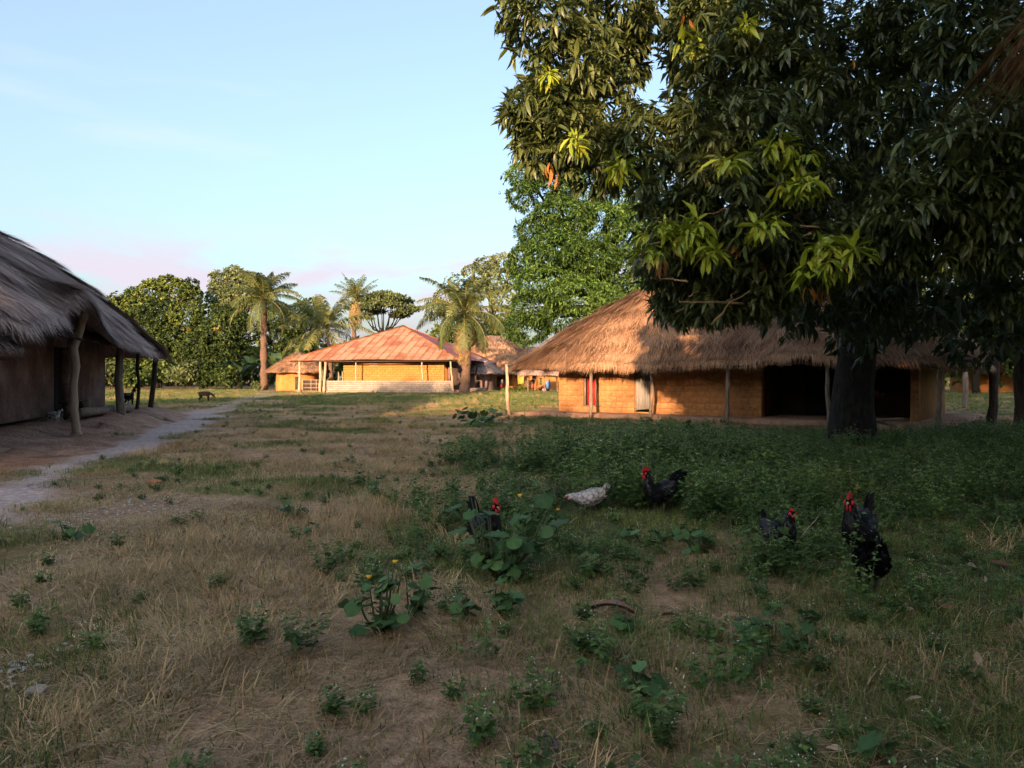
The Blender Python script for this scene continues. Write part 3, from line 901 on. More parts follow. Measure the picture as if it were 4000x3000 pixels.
def tin_house():
    h = thing('tin_roofed_house', 'ochre brick house with a rusty red tin hip roof and pale block parapet', 'house', (FT.o[0], FT.o[1], 0), FT.rz)
    a, b, ze, zr = 9.5, 11.0, 3.40, 7.75
    C = [(-a, -b), (a, -b), (a, b), (-a, b)]
    r = random.Random(4)
    for f in range(4):
        p0, p1 = np.array(C[f]), np.array(C[(f + 1) % 4])
        Lf = np.linalg.norm(p1 - p0); ex = (p1 - p0) / Lf
        mid = (p0 + p1) / 2
        dist = np.linalg.norm(mid)
        sl = math.hypot(dist, zr - ze)
        tri = [(0, 0), (Lf, 0), (Lf / 2, sl)]
        # steeper top: keep planar
        up2 = -mid / dist
        cw, rh = .92, 2.05
        if f in (2, 3): cw, rh = 1.9, 2.05
        nx_, ny_ = int(math.ceil(Lf / cw)), int(math.ceil(sl / rh))
        for j in range(ny_):
            for i in range(nx_):
                s0, t0 = i * cw, j * rh - (.05 if j == 0 else .10)
                drop = r.uniform(-.06, .05) if j == 0 else 0
                poly = [(s0 - .03, t0 + drop), (s0 + cw, t0 + drop), (s0 + cw, t0 + rh + .08), (s0 - .03, t0 + rh + .08)]
                tri2 = [(-.25, -.12), (Lf + .25, -.12), (Lf / 2, sl + .02)]
                pc = clip_poly(poly, tri2)
                if len(pc) < 3: continue
                area = abs(sum(pc[k][0] * pc[(k + 1) % len(pc)][1] - pc[(k + 1) % len(pc)][0] * pc[k][1] for k in range(len(pc)))) / 2
                if area < .04: continue
                tilt = r.uniform(0, .012)
                def w3(p, off):
                    s, t = p
                    xy = p0 + ex * s + up2 * dist * (t / sl)
                    z = ze + (zr - ze) * t / sl
                    lift = .012 * (ny_ - j) + .006 * (i % 2) + tilt + .02 * (1 - (t - t0) / rh) + off
                    sag = -.05 * math.sin(max(0, min(1, s / Lf)) * math.pi * 3 + f) * (1 - t / sl)
                    return (float(xy[0]), float(xy[1]), float(z + lift + sag))
                m = len(pc)
                vv = [w3(p, .0) for p in pc] + [w3(p, -.012) for p in pc]
                me = bpy.data.meshes.new('roof_sheet')
                faces = [tuple(range(m)), tuple(range(2 * m - 1, m - 1, -1))] + [(k, k + m, (k + 1) % m + m, (k + 1) % m) for k in range(m)]
                me.from_pydata(vv, [], faces)
                uvl = me.uv_layers.new(name='UVMap')
                for lp in me.loops:
                    p = pc[lp.vertex_index % m]
                    uvl.data[lp.index].uv = ((p[0] - s0) / cw, (p[1] - t0) / rh)
                me.materials.append(M_tin if f in (0, 3) else M_tin_red)
                obj('roof_sheet', me, h)
    # ridge caps along the hips
    for c in C:
        MB().loft([(c[0] * 1.01, c[1] * 1.01, ze + .06), (0, 0, zr + .10)], .10, .05, seg=6).build('ridge_cap', M_tin, h)
    # brick core
    wy, wx0, wx1, H = -b + 2.3, -4.0, 7.35, 3.35
    wm = MB().box((wx0, wy + .05, .3), (wx1, wy + .3, H)).box((wx0, wy + .302, .3), (wx0 + .25, b - 2.5, H)).box((wx1 - .25, wy + .302, .3), (wx1, b - 2.5, H)).box((wx0 + .252, b - 2.75, .3), (wx1 - .252, b - 2.5, H))
    wm.build('wall', mat('ochre_mortar', [(.26, .12, .035), (.36, .18, .05)], 3, 4, .95), h)
    brick_wall(h, wx0, wx1, 1.2, 3.2, wy, .60, .25, M_yellow, depth=.10, joint=.025, seed=8)
    MB().box((-1.0, wy - .03, 2.86), (-.1, wy - .003, 3.06)).build('wall_plaque', mat('pale_plaque', [(.50, .42, .32), (.62, .52, .40)], 4, 3, .9), h)
    # dark recessed room to the side
    MB().box((wx1 + .05, wy + 1.3, .3), (a - 1.6, wy + 1.5, H)).build('side_wall', M_mud, h)
    MB().box((wx1 + .3, wy + 1.2, .5), (wx1 + 1.2, wy + 1.28, 2.6)).build('door', M_woodd, h)
    MB().box((a - 1.7, wy + 1.6, .3), (a - 1.5, b - 2.5, H)).build('end_wall', M_mud, h)
    # block parapet on the veranda edge
    py = -b + .65
    px0, px1, pz = -5.3, 8.75, 1.28
    MB().box((px0 + .02, py + .045, -.1), (px1 - .02, py + .18, pz - .02)).build('parapet', M_blockm, h)
    brick_wall(h, px0, px1, .0, pz, py, .46, .213, M_block, depth=.22, joint=.03, name='block', seed=9, jit=.012)
    MB().box((-a + .5, -b + .9, -.05), (a - .4, b - .6, .28)).build('veranda_floor', M_earth, h)
    MB().box((a - .1, -b + 3.4, -.05), (a + .5, b - .5, .42)).build('side_step', M_blockm, h)
    # posts
    for k, (x, z0, rad, lean, mm) in enumerate(((-8.25, 0, .15, (.05, 0), M_woodl), (-5.85, 0, .16, (.02, 0), M_woodl), (-5.45, 0, .15, (.22, 0), M_woodl), (-1.95, 1.28, .09, (.0, 0), M_woodl), (5.45, 1.28, .09, (-.12, 0), M_woodl), (8.85, 0, .10, (-.32, 0), M_woodl))):
        post(h, x, -b + (.42 if z0 == 0 else .74), z0 - .05, 3.36, rad, mm, lean=lean, wob=.02, seed=80 + k)
    for k, (x, y, lean) in enumerate(((9.1, -6.5, (.5, .2)), (9.2, -2.5, (.45, 0)), (9.2, 2.5, (-.3, 0)), (9.2, 6.5, (0, 0)), (9.2, 10.4, (.0, 0)))):
        post(h, x, y, -.05, 3.36, .10, M_woodd, lean=lean, seed=90 + k)
    for y in range(-6, 7, 2):
        MB().loft([(a, y, ze - .1), (5.2, y, 4.75)], .05, seg=6).build('rafter', M_woodd, h)
    for x, z1 in ((-7.6, 3.36), (-4.6, 3.36)):
        post(h, x, -6.0, .2, z1, .12, M_wood, seed=int(99 + x))
    for k, (x, z) in enumerate(((-4.65, 2.2), (-4.2, 2.3))):
        post(h, x - .2, wy + .7, .2, z, .07, M_woodl, seed=120 + k)
    MB().loft([(-9.3, -b + .35, 3.34), (0, -b + .35, 3.32), (9.3, -b + .35, 3.34)], .07, seg=7).build('eave_beam', M_woodd, h)
    # woven fence panel closing the veranda corner
    fx0, fx1 = -7.95, -5.6
    p = MB().box((fx0, py + .06, .1), (fx1, py + .10, 1.38)).build('woven_panel', mat('woven_mat', [(.03, .02, .016), (.085, .055, .042)], 14, 5, .95, .5), h)
    for z in (.15, .50, .92, 1.34):
        MB().loft([(fx0 - .05, py, z), (fx1 + .05, py, z)], .032, seg=6).build('rail', M_woodl, p)
    for x in (fx0, fx0 + .95, fx0 + 1.55, fx1):
        MB().loft([(x, py - .02, 0), (x, py - .02, 1.42)], .035, seg=6).build('stake', M_woodl, p)
tin_house()

# house the viewer stands beside: only its eave corner reaches into view
def veranda_house():
    h = thing('veranda_house', 'thatch eave hanging in from the house the viewer stands beside', 'house', (FV.o[0], FV.o[1], 0), 0)
    MB().box((-4.2, -4.6, 0), (4.6, 3.6, 2.9)).build('wall', M_mud, h)
    MB().box((-5.4, -5.6, -.05), (5.6, 4.7, .22)).build('plinth', M_earth, h)
    for k, (x, y) in enumerate(((-5.2, 4.5), (-1.5, 4.6), (2.5, 4.6), (5.4, 4.5), (-5.2, -1.0), (-5.2, -5.2))):
        post(h, x, y, -.05, 2.75, .08, M_wood, seed=140 + k)
    rt = obj('roof_thatch', None, h)
    thatch(rt, 5.75, 5.85, .35, 1.5, 2.66, 6.2, 26000, M_thatch, width=(.003, .0065), length=(.45, 1.0), seed=51, bulge=.08, fringe=1.0, ragged=.62, frac=(.15, .42), thick=.10, bed0=.05, arches=())
veranda_house()

# ------------------------------------------------------------------ leaves
T8 = np.array([(0, 0, 0), (.30, .115, .035), (.30, 0, 0), (.30, -.115, .035), (.66, .105, -.05), (.66, 0, -.085), (.66, -.105, -.05), (1, 0, -.27)])
T8F = np.array([(0, 2, 1), (0, 3, 2), (1, 2, 5), (1, 5, 4), (2, 3, 6), (2, 6, 5), (4, 5, 7), (5, 6, 7)])
T4 = np.array([(0, 0, 0), (.5, .22, .03), (1, 0, -.18), (.5, -.22, .03)])
T4F = np.array([(0, 1, 2), (0, 2, 3)])

def leaf_mesh(name, C, D, L, v, mats, tmpl=T8, tf=T8F, roll=None, wscale=1.0, r=rng):
    D = D / (np.linalg.norm(D, axis=1)[:, None] + 1e-9)
    up = np.tile(np.array((0, 0, 1.0)), (len(D), 1)) + r.normal(0, .35 if roll is None else roll, D.shape)
    S = np.cross(D, up); S /= np.linalg.norm(S, axis=1)[:, None] + 1e-9
    U = np.cross(S, D)
    L = L[:, None, None]
    V = C[:, None] + L * (tmpl[None, :, 0:1] * D[:, None] + tmpl[None, :, 1:2] * wscale * S[:, None] + tmpl[None, :, 2:3] * U[:, None])
    k = len(tmpl)
    F = (np.arange(len(C))[:, None, None] * k + tf[None]).reshape(-1, tf.shape[1])
    vv = np.repeat(v, k)
    return mesh_np(name, V.reshape(-1, 3), F, v=vv, mats=mats)

def whorls(r, centers, axes, kmin, kmax, lmean, droop=.35):
    """leaf rosettes: centres, outward axes -> (C,D,L,whorl index)"""
    k = r.integers(kmin, kmax + 1, len(centers))
    w = np.repeat(np.arange(len(centers)), k)
    A = axes[w] / (np.linalg.norm(axes[w], axis=1)[:, None] + 1e-9)
    rd = r.normal(0, 1, (len(w), 3))
    rd -= A * np.sum(rd * A, 1)[:, None]
    rd /= np.linalg.norm(rd, axis=1)[:, None] + 1e-9
    D = rd * r.uniform(.7, 1.1, (len(w), 1)) + A * r.uniform(.15, .75, (len(w), 1))
    D[:, 2] -= droop * r.uniform(.3, 1.5, len(w))
    C = centers[w] + A * r.uniform(-.06, .06, (len(w), 1)) + rd * .015
    return C, D, lmean * r.uniform(.55, 1.15, len(w)) * np.clip(r.normal(1, .22, len(centers)), .5, 1.4)[w], w

def lobe_points(r, n, c, rad, shell=.5):
    d = r.normal(0, 1, (n, 3)); d /= np.linalg.norm(d, axis=1)[:, None]
    q = (shell + (1 - shell) * r.random(n)) ** .6
    return np.asarray(c) + d * q[:, None] * np.asarray(rad), d

# ------------------------------------------------------------------ the big near mango
def near_mango():
    r = np.random.default_rng(21)
    tx, ty = 8.4, 19.0
    t = thing('mango_tree', 'huge dark mango tree overhanging the adobe house, with drooping leaves', 'tree', (tx, ty, 0))
    loc = np.array((tx, ty, 0.0))
    # lobes: photo column/row, distance, radius in photo pixels
    LB = [(2120, 70, 11.0, 190), (2230, 260, 11.2, 190), (2060, 410, 11.0, 105), (2180, 480, 11.0, 170), (2120, 580, 11.2, 100), (2400, 40, 12.0, 160), (2330, 420, 11.6, 190), (2430, 190, 12.2, 120),
          (2330, 620, 11.0, 150), (2520, 560, 11.0, 170), (2650, 700, 10.6, 190), (2760, 520, 10.6, 180), (2830, 270, 11.0, 190), (2720, 130, 12.0, 130), (2800, 30, 12.0, 150), (3000, 90, 11.0, 190), (3060, 310, 10.8, 190), (2960, 520, 10.3, 200),
          (2870, 760, 10.2, 190), (2660, 880, 10.6, 130), (2620, 1000, 10.8, 130), (2800, 1000, 10.6, 160), (2950, 950, 10.4, 160), (2780, 1160, 10.9, 120), (2650, 1180, 11.2, 90), (2920, 1140, 10.8, 120), (3080, 1080, 10.6, 130), (3250, 990, 10.2, 150), (3380, 930, 10.0, 100),
          (3100, 700, 11.0, 170), (3550, 800, 9.4, 150), (3680, 640, 9.2, 180), (3860, 500, 9.0, 170), (3800, 760, 9.4, 190), (3960, 640, 9.0, 160), (3700, 930, 9.8, 150), (3900, 930, 9.8, 150), (3500, 960, 10.0, 110), (3780, 110, 9.5, 190), (3960, 180, 9.0, 180), (3450, 480, 11.5, 160), (3350, 230, 12, 200), (3560, 120, 11.5, 200), (3250, 760, 12.0, 160), (3990, 1100, 10.5, 150), (3450, 1120, 11.5, 110)]
    cen, ax, lobe = [], [], []
    for i, (u, v, d, rp) in enumerate(LB):
        c = np.array(P(u, v, d)); rad = rp * d / FPX
        n = int(80 + 165 * rad ** 2)
        p, dd = lobe_points(r, n, c, (rad, rad * 1.2, rad * .9), .35)
        cen.append(p); ax.append(dd * .6 + np.array((0, -.25, .25))); lobe.append(np.full(n, i))
    cen, ax, lobe = np.concatenate(cen), np.concatenate(ax), np.concatenate(lobe)
    C, D, L, w = whorls(r, cen, ax, 8, 13, .205, .55)
    v = r.uniform(.02, .30, len(C)) * .9 + .03
    # flush of young yellow-green leaves, a few dead orange bunches
    flush = [(2660, 885, 10.6, 95), (2600, 930, 10.6, 85), (2730, 910, 10.6, 80), (3100, 610, 10.6, 60), (3120, 730, 10.4, 70), (3060, 720, 10.4, 50), (3300, 1010, 10.1, 110), (3240, 960, 10.1, 60), (2700, 170, 11.6, 60), (2560, 980, 10.7, 50), (3030, 560, 10.4, 45), (2140, 300, 11, 25), (2420, 640, 10.7, 30), (2240, 560, 10.8, 30), (2850, 640, 10.2, 35), (3000, 880, 10.2, 40), (2780, 980, 10.3, 40), (2900, 100, 10.9, 35), (3180, 1060, 10.2, 45)]
    fC = []
    for u, vv, d, rp in flush:
        n = int(4 + rp / 13)
        p, dd = lobe_points(r, n, np.array(P(u, vv, d - .75)), np.array((rp, rp, rp * .6)) * d / FPX, .2)
        fC.append((p, dd + np.array((0, -.5, .5))))
    p = np.concatenate([a for a, b in fC]); dd = np.concatenate([b for a, b in fC])
    C2, D2, L2, w2 = whorls(r, p, dd, 7, 11, .235, .7)
    v2 = r.uniform(.42, .66, len(C2))
    dead = [(2965, 275, 10.6, 8), (2140, 650, 10.6, 6), (2175, 690, 10.7, 4), (2545, 1000, 10.3, 6), (2580, 1030, 10.3, 5), (2880, 940, 10.0, 4), (3180, 1120, 10.0, 5), (3230, 1130, 10.0, 4), (2670, 60, 11.3, 3), (2290, 280, 11.0, 3), (2960, 1010, 10.2, 4), (3330, 250, 11.3, 3)]
    C3 = []
    for u, vv, d, k in dead:
        C3.append(np.array(P(u, vv, d)) + r.normal(0, .045, (k, 3)))
    C3 = np.concatenate(C3); D3 = r.normal(0, .22, C3.shape) + np.array((0, 0, -1.0)); L3 = r.uniform(.14, .27, len(C3)); v3 = r.uniform(.70, .98, len(C3))
    C, D, L, v = np.concatenate([C, C2, C3]), np.concatenate([D, D2, D3]), np.concatenate([L, L2, L3]), np.concatenate([v, v2, v3])
    # the 300 leaves that show largest become parts of their own
    u_ = 2000 + C[:, 0] / C[:, 1] * FPX; v_ = HZ - (C[:, 2] - EYE) / C[:, 1] * FPX
    score = L / C[:, 1] * np.where((u_ > 0) & (u_ < 4000) & (v_ > 0) & (v_ < 1500), 1, 0) * np.where(v > .34, 1.6, 1) * np.where(C[:, 1] < 10.6, 1.15, 1) * r.uniform(.75, 1.2, len(C))
    order = np.argsort(-score)
    big = order[:300]; rest = order[300:]
    crown = obj('crown', leaf_mesh('crown', C[rest] - loc, D[rest], L[rest], v[rest], [M_leaf_near], r=r), t)
    crown['kind'] = 'stuff'
    variants = {}
    for i in big:
        key = round(float(v[i]) * 24) / 24
        if key not in variants:
            variants[key] = mesh_np('leaf', T8, T8F, v=np.full(8, key), mats=[M_leaf_near])
        d = D[i] / np.linalg.norm(D[i])
        up = np.array((0, 0, 1.0)) + r.normal(0, .35, 3)
        s = np.cross(d, up); s /= np.linalg.norm(s); uu = np.cross(s, d)
        o = obj('leaf', variants[key], t)
        Mx = Matrix(((d[0], s[0], uu[0], 0), (d[1], s[1], uu[1], 0), (d[2], s[2], uu[2], 0), (0, 0, 0, 1)))
        o.matrix_basis = Matrix.Translation(Vector(C[i] - loc)) @ Mx @ Matrix.Scale(float(L[i]), 4)
    # deep and upper crown
    cs, ds = [], []
    dome = []
    for _ in range(150):
        an = r.uniform(0, 2 * math.pi); rr = 9.2 * math.sqrt(r.random()); z = r.uniform(3.8, 15.0)
        if rr > 9.3 * math.sqrt(max(0, 1 - ((z - 6.5) / 9) ** 2)): continue
        x, y = tx + .6 + rr * math.cos(an), ty - .3 + rr * math.sin(an) * .95
        if y < 12.6: continue
        uu = 2000 + x / y * FPX; vv = HZ - (z - EYE) / y * FPX
        if uu < 2720 - (60 if vv > 0 else -80): continue
        dome.append((x, y, z, r.uniform(1.1, 1.8)))
    for x, y, z, rad in dome:
        n = int(34 * rad ** 2)
        p, dd = lobe_points(r, n, (x, y, z), (rad, rad, rad * .75), .25)
        cs.append(p); ds.append(dd + np.array((0, 0, .3)))
    # boughs overhead and to the right, added to block sky light and deepen shade
    for x, y, z, rad in ((5.5, 11.5, 8.2, 1.8), (8.5, 11, 8.6, 1.9), (11, 10.5, 7.8, 1.9), (3.5, 12.5, 8.4, 1.4), (7, 13, 10.5, 2), (10, 13, 11, 2.2), (13.0, 12, 8, 2.2), (12.5, 9.5, 5.4, 1.5), (10.0, 9.0, 7.4, 1.6), (7.0, 9.8, 7.6, 1.4), (13.5, 14, 5, 2.0), (14.5, 17, 6, 2.4), (15, 20, 5, 2.2), (11.2, 20, 3.4, 1.5), (12.6, 20.5, 3.0, 1.5), (13.6, 19.5, 3.5, 1.7), (12.2, 18, 2.9, 1.1), (14.8, 20, 2.7, 1.5), (10.4, 21.0, 3.6, 1.5), *[tuple(P(u_, v_, d_)) + (rr_,) for u_, v_, d_, rr_ in ((3120, 1180, 13.2, .8), (3290, 1140, 12.6, .85), (3420, 1210, 13.2, .8), (3240, 1260, 15, .8), (3560, 1190, 13.4, .85), (3680, 1130, 12.2, .8), (3800, 1190, 13, .85), (3950, 1240, 13, .9), (3380, 1300, 15.5, .7), (3680, 1290, 14.5, .8), (3850, 1330, 14.5, .7), (3050, 1240, 14.5, .6))], (4.5, 14.5, 9.0, 1.6), (2.4, 12.4, 8.0, 1.2)):
        n = int(36 * rad ** 2)
        p, dd = lobe_points(r, n, (x, y, z), (rad, rad, rad * .7), .2)
        cs.append(p); ds.append(dd + np.array((0, 0, .3)))
    p, dd = np.concatenate(cs), np.concatenate(ds)
    C, D, L, w = whorls(r, p, dd, 6, 9, .30, .4)
    o = obj('deep_crown', leaf_mesh('deep_crown', C - loc, D, L, r.uniform(.02, .2, len(C)), [M_leaf_near], tmpl=T4, tf=T4F, wscale=.75, r=r), t)
    o['kind'] = 'stuff'
    # trunk and limbs
    path, rad = crooked((0, 0, -.2), (-.1, -.2, 4.4), .52, .40, .05, 10, 5)
    rad[0] = .75; rad[1] = .58
    MB().loft(path, rad, seg=14).build('trunk', M_bark, t, True)
    limbs = [((0, -.1, 3.4), P(2750, 420, 12.2), .20), ((0, -.1, 3.2), P(2950, 850, 11.2), .16), ((0, 0, 3.8), P(2350, 330, 12.2), .20), ((0, 0, 3.9), P(3350, 350, 12.5), .20), ((.1, 0, 3.6), P(3750, 650, 10.4), .18), ((0, 0, 4.2), Vector((9, 19.5, 11)), .26), ((.1, .1, 4), Vector((14, 20, 7)), .2), ((0, 0, 3.3), P(2750, 1000, 11.4), .11), ((0, .2, 4), Vector((6, 24, 8)), .2), ((0, 0, 3.5), P(3280, 980, 11.0), .09)]
    for k, (a, b_, rr) in enumerate(limbs):
        b2 = np.array(b_) - loc
        path, rad = crooked(a, b2, rr, rr * .22, .16, 14, 40 + k)
        path[:, 2] += np.sin(np.linspace(0, math.pi, 14)) * .5
        MB().loft(path, rad, seg=8).build('limb', M_bark, t, True)
    # bare twigs showing in the thin lower skirt
    for k in range(46):
        u0, v0 = r.uniform(2560, 3250), r.uniform(840, 1180)
        a = np.array(P(u0, v0, r.uniform(10.0, 11.0))) - loc
        b2 = a + np.array((r.normal(0, .45), r.normal(.2, .3), r.normal(.1, .3)))
        path, rad = crooked(a, b2, .008, .018, .035, 7, 200 + k)
        MB().loft(path, rad, seg=5).build('twig', mat('pale_twig', [(.20, .13, .075), (.32, .22, .13)], 8, 3, .9), t)
near_mango()

# ------------------------------------------------------------------ other trees
def tree(name, label, cat, base, lobes, leafm, n_per, llen, vr=(0, .75), trunk=.3, group=None, seed=0, k=(5, 8), tmpl=T4, tf=T4F, droop=.2, shell=.55, limb=True, wsc=1.0, special=0.0, up=.35):
    r = np.random.default_rng(seed + 300)
    bx, by = base
    t = thing(name, label, cat, (bx, by, 0), 0, group)
    loc = np.array((bx, by, 0.0))
    cs, ds, vs = [], [], []
    for (x, y, z, rad) in lobes:
        rad = np.asarray(rad) * np.ones(3)
        n = max(6, int(n_per * (rad[0] * rad[2])))
        p, dd = lobe_points(r, n, (x, y, z), rad, shell)
        if n > 60:
            fl = r.random(n) < .10
            p = np.where(fl[:, None], np.array((x, y, z)) + (p - np.array((x, y, z))) * r.uniform(1.05, 1.45, (n, 1)), p)
            # bites out of the lobe so that sky and depth show
            bn = vnoise(p[:, 0] * 1.0, p[:, 2] * 1.0, rad[0] * .45, 51)
            p = p[bn < .80]; dd = dd[bn < .80]; n = len(p)
        cs.append(p); ds.append(dd + np.array((0, 0, up))); vs.append(np.full(n, r.uniform(-.24, .20)))
    p, dd, vb = np.concatenate(cs), np.concatenate(ds), np.concatenate(vs)
    keep = p[:, 2] > .05
    p, dd, vb = p[keep], dd[keep], vb[keep]
    C, D, L, w = whorls(r, p, dd, k[0], k[1], llen, droop)
    v = r.uniform(vr[0], vr[1], len(C)) * .8 + vb[w] + .1 * r.normal(0, 1, len(vb))[w]
    v = np.clip(v, 0, vr[1])
    if special:
        hit = vnoise(p[:, 0] * 1.0, p[:, 2] * 1.0, 1.6, 17)[w] > 1 - special
        v = np.where(hit, r.uniform(.82, 1.0, len(v)), v)
    o = obj('crown', leaf_mesh('crown', C - loc, D, L, v, [leafm], tmpl=tmpl, tf=tf, r=r, roll=.6, wscale=wsc), t)
    o['kind'] = 'stuff'
    if trunk:
        top = np.mean([l[2] for l in lobes])
        path, rad = crooked((0, 0, -.2), (0, 0, top), trunk, trunk * .6, trunk * .25, 9, seed)
        MB().loft(path, rad, seg=9).build('trunk', M_bark, t, True)
        if limb:
            for i, l in enumerate(lobes):
                if r.random() < .6:
                    path2, rad2 = crooked(path[5], np.array(l[:3]) - loc, trunk * .45, trunk * .12, .12, 7, seed * 7 + i)
                    MB().loft(path2, rad2, seg=6).build('limb', M_bark, t, True)
    return t

def px_lobes(spec, depthk=1.0):
    out = []
    for (u, v, d, rp, rv) in spec:
        c = P(u, v, d); rr = rp * d / FPX; rz_ = rv * d / FPX
        out.append((c.x, c.y, max(c.z, rz_ * .3), (rr, rr * depthk, rz_)))
    return out

# bright second mango behind the adobe house
tree('mango_tree', 'bright green mango tree rising behind the adobe house and coconut palm', 'tree', (6.0, 51.0),
     px_lobes([(2070, 760, 48, 95, 60), (2060, 690, 49, 80, 60), (2150, 720, 48, 100, 80), (2280, 730, 49, 120, 80), (2200, 850, 47, 130, 80), (2120, 900, 48, 100, 70), (2330, 880, 48, 130, 90), (2180, 980, 46, 140, 80), (2080, 1020, 47, 100, 70), (2300, 1020, 46.5, 130, 80), (2130, 1110, 45.5, 130, 70), (2260, 1150, 45, 140, 75), (2420, 1060, 47, 120, 80), (2380, 1190, 45.5, 110, 60), (2090, 1200, 46.5, 95, 70), (2480, 900, 49, 130, 110), (2450, 740, 50, 130, 90), (2600, 900, 51, 130, 120), (2520, 1120, 47, 110, 70), (2190, 1240, 46.5, 100, 55), (2060, 1280, 48, 90, 60), (2250, 600, 51, 110, 70), (2400, 600, 52, 130, 80)]),
     M_leaf_mid, 260, .30, (0, 1), .5, seed=1, k=(6, 9), wsc=.55, droop=.55, shell=.7)
tree('mango_tree', 'unseen mango tree added to darken the grass on the right', 'tree', (11.5, 5.5),  # made up out of view to block sky light over the right foreground
     [(3.4, 3.5, 7.4, 1.5), (4.2, 6.2, 8.6, 1.6), (4.4, 1.0, 7.6, 1.6), (5.2, 4.5, 8.2, 1.7), (7.5, 3.0, 8.0, 1.9), (6.6, .5, 8.2, 1.9), (12, .5, 8, 2), (7.5, 6.0, 8.8, 1.9), (10, 4.5, 8.5, 2.2), (10, 7.5, 8.4, 2.0), (12.5, 6.0, 8.0, 2.2), (12.5, 3.0, 7.5, 2.0), (9.8, 1.5, 8.0, 2.0), (13, 8.5, 6.6, 1.9), (14.5, 6, 6, 2), (11.8, 8.6, 4.6, 1.2)],
     M_leaf_near, 60, .34, (.02, .28), .35, seed=61, k=(6, 9), wsc=.75, droop=.5, shell=.3)
# forest edge at the far side of the clearing
FG = 'trees along the far edge of the clearing'
tree('broadleaf_tree', 'broad leafy tree smothered in creepers behind the mud house eave', 'tree', (-53.5, 116),
     px_lobes([(520, 1150, 115, 30, 26), (655, 1100, 116, 36, 26), (745, 1112, 116, 30, 24), (590, 1108, 116, 30, 20), (455, 1165, 115, 28, 20), (600, 1150, 116, 70, 50), (540, 1190, 115, 60, 50), (680, 1140, 116, 70, 55), (740, 1160, 116, 50, 45), (480, 1200, 116, 55, 45), (620, 1230, 113, 90, 60), (530, 1270, 113, 80, 60), (720, 1240, 113, 80, 60), (640, 1320, 112, 90, 60), (560, 1370, 112, 90, 60), (720, 1340, 112, 80, 70), (450, 1300, 114, 70, 70), (440, 1400, 113, 80, 60)]),
     M_leaf_far, 95, .40, (0, .78), .45, FG, 2, wsc=1.5, special=.13)
tree('broadleaf_tree', 'rounded pale green tree rising behind the tall oil palm', 'tree', (-44.0, 124),
     px_lobes([(845, 1085, 124, 30, 24), (915, 1062, 125, 36, 24), (975, 1085, 125, 30, 26), (880, 1110, 124, 60, 45), (930, 1100, 125, 60, 45), (850, 1160, 122, 50, 40), (960, 1160, 122, 60, 50), (1010, 1130, 126, 50, 40), (900, 1190, 122, 70, 50)]),
     M_leaf_pale, 90, .40, (.2, 1), .4, FG, 3, wsc=1.5)
tree('broadleaf_tree', 'dark tangled tree filling the forest edge left of the tall palm trunk', 'tree', (-46, 114),
     px_lobes([(820, 1240, 114, 70, 55), (900, 1260, 113, 80, 60), (850, 1330, 111, 80, 60), (780, 1370, 110, 80, 60), (800, 1300, 112, 60, 50), (960, 1290, 115, 60, 60), (870, 1410, 110, 70, 50), (920, 1360, 113, 60, 50)]),
     M_leaf_far, 95, .40, (0, .72), .4, FG, 4, wsc=1.5, special=.10)
tree('broadleaf_tree', 'olive tree between the tall oil palm and the spreading coconut palm', 'tree', (-32, 122),
     px_lobes([(1080, 1240, 122, 60, 50), (1140, 1270, 120, 60, 50), (1090, 1310, 119, 60, 50), (1170, 1220, 124, 50, 40), (1200, 1310, 122, 60, 50), (1140, 1360, 119, 60, 45), (1250, 1240, 126, 50, 40), (1220, 1190, 128, 40, 30)]),
     M_leaf_far, 85, .40, (.05, .8), .35, FG, 5, wsc=1.5)
tree('broadleaf_tree', 'tall pale tree with bare reddish stems beside the coconut palm crown', 'tree', (-3.6, 132),
     px_lobes([(1900, 1040, 132, 55, 40), (1960, 1030, 132, 60, 40), (1850, 1070, 131, 50, 40), (1930, 1100, 130, 60, 45), (2000, 1080, 131, 55, 50), (1870, 1130, 130, 55, 45), (1970, 1170, 129, 60, 45), (1790, 1110, 133, 50, 40), (1740, 1160, 133, 45, 40), (1700, 1210, 133, 45, 40)]),
     M_leaf_pale, 62, .40, (.1, .9), .4, FG, 6, wsc=1.5)
tree('broadleaf_tree', 'low dark bushy tree behind the red end of the tin roof', 'tree', (-7, 118),
     px_lobes([(1760, 1280, 118, 60, 50), (1830, 1310, 117, 60, 50), (1880, 1340, 116, 60, 50), (1930, 1290, 118, 60, 50), (1720, 1320, 118, 50, 40), (1980, 1260, 118, 60, 60), (1840, 1390, 114, 60, 40), (1930, 1400, 114, 60, 40), (2010, 1350, 116, 60, 50)]),
     M_leaf_far, 95, .40, (.05, .8), .35, FG, 7, wsc=1.5)
tree('broadleaf_tree', 'shadowy tree standing behind the far eave corner of the adobe house', 'tree', (28, 62),
     [(24, 62, 5, 3.2), (28, 60, 6, 3.4), (32, 62, 5, 3.2), (27, 63, 9, 3.2), (22, 60, 8, 3), (33, 60, 8, 3), (30, 58, 3, 2.6)], M_leaf_far, 26, .7, (0, .6), .4, FG, 8, wsc=1.5)
tree('broadleaf_tree', 'tree at the far side of the gap beyond the mango trunk', 'tree', (46, 76),
     [(44, 78, 5, 3.5), (48, 76, 6, 3.5), (52, 78, 5, 3.5), (47, 79, 9, 3.5), (40, 80, 7, 3.4)], M_leaf_far, 22, .8, (0, .7), .4, FG, 9, wsc=1.5)
tree('broadleaf_tree', 'leafy tree whose crown shows faintly above the small round hut eave', 'tree', (-66, 118),
     [(-66, 118, 6, 4), (-70, 117, 8, 4), (-62, 117, 8, 4), (-66, 118, 11, 3.6), (-73, 116, 5, 4), (-59, 116, 4.5, 3.5)], M_leaf_far, 22, .7, (0, .7), .4, FG, 10, wsc=1.5)
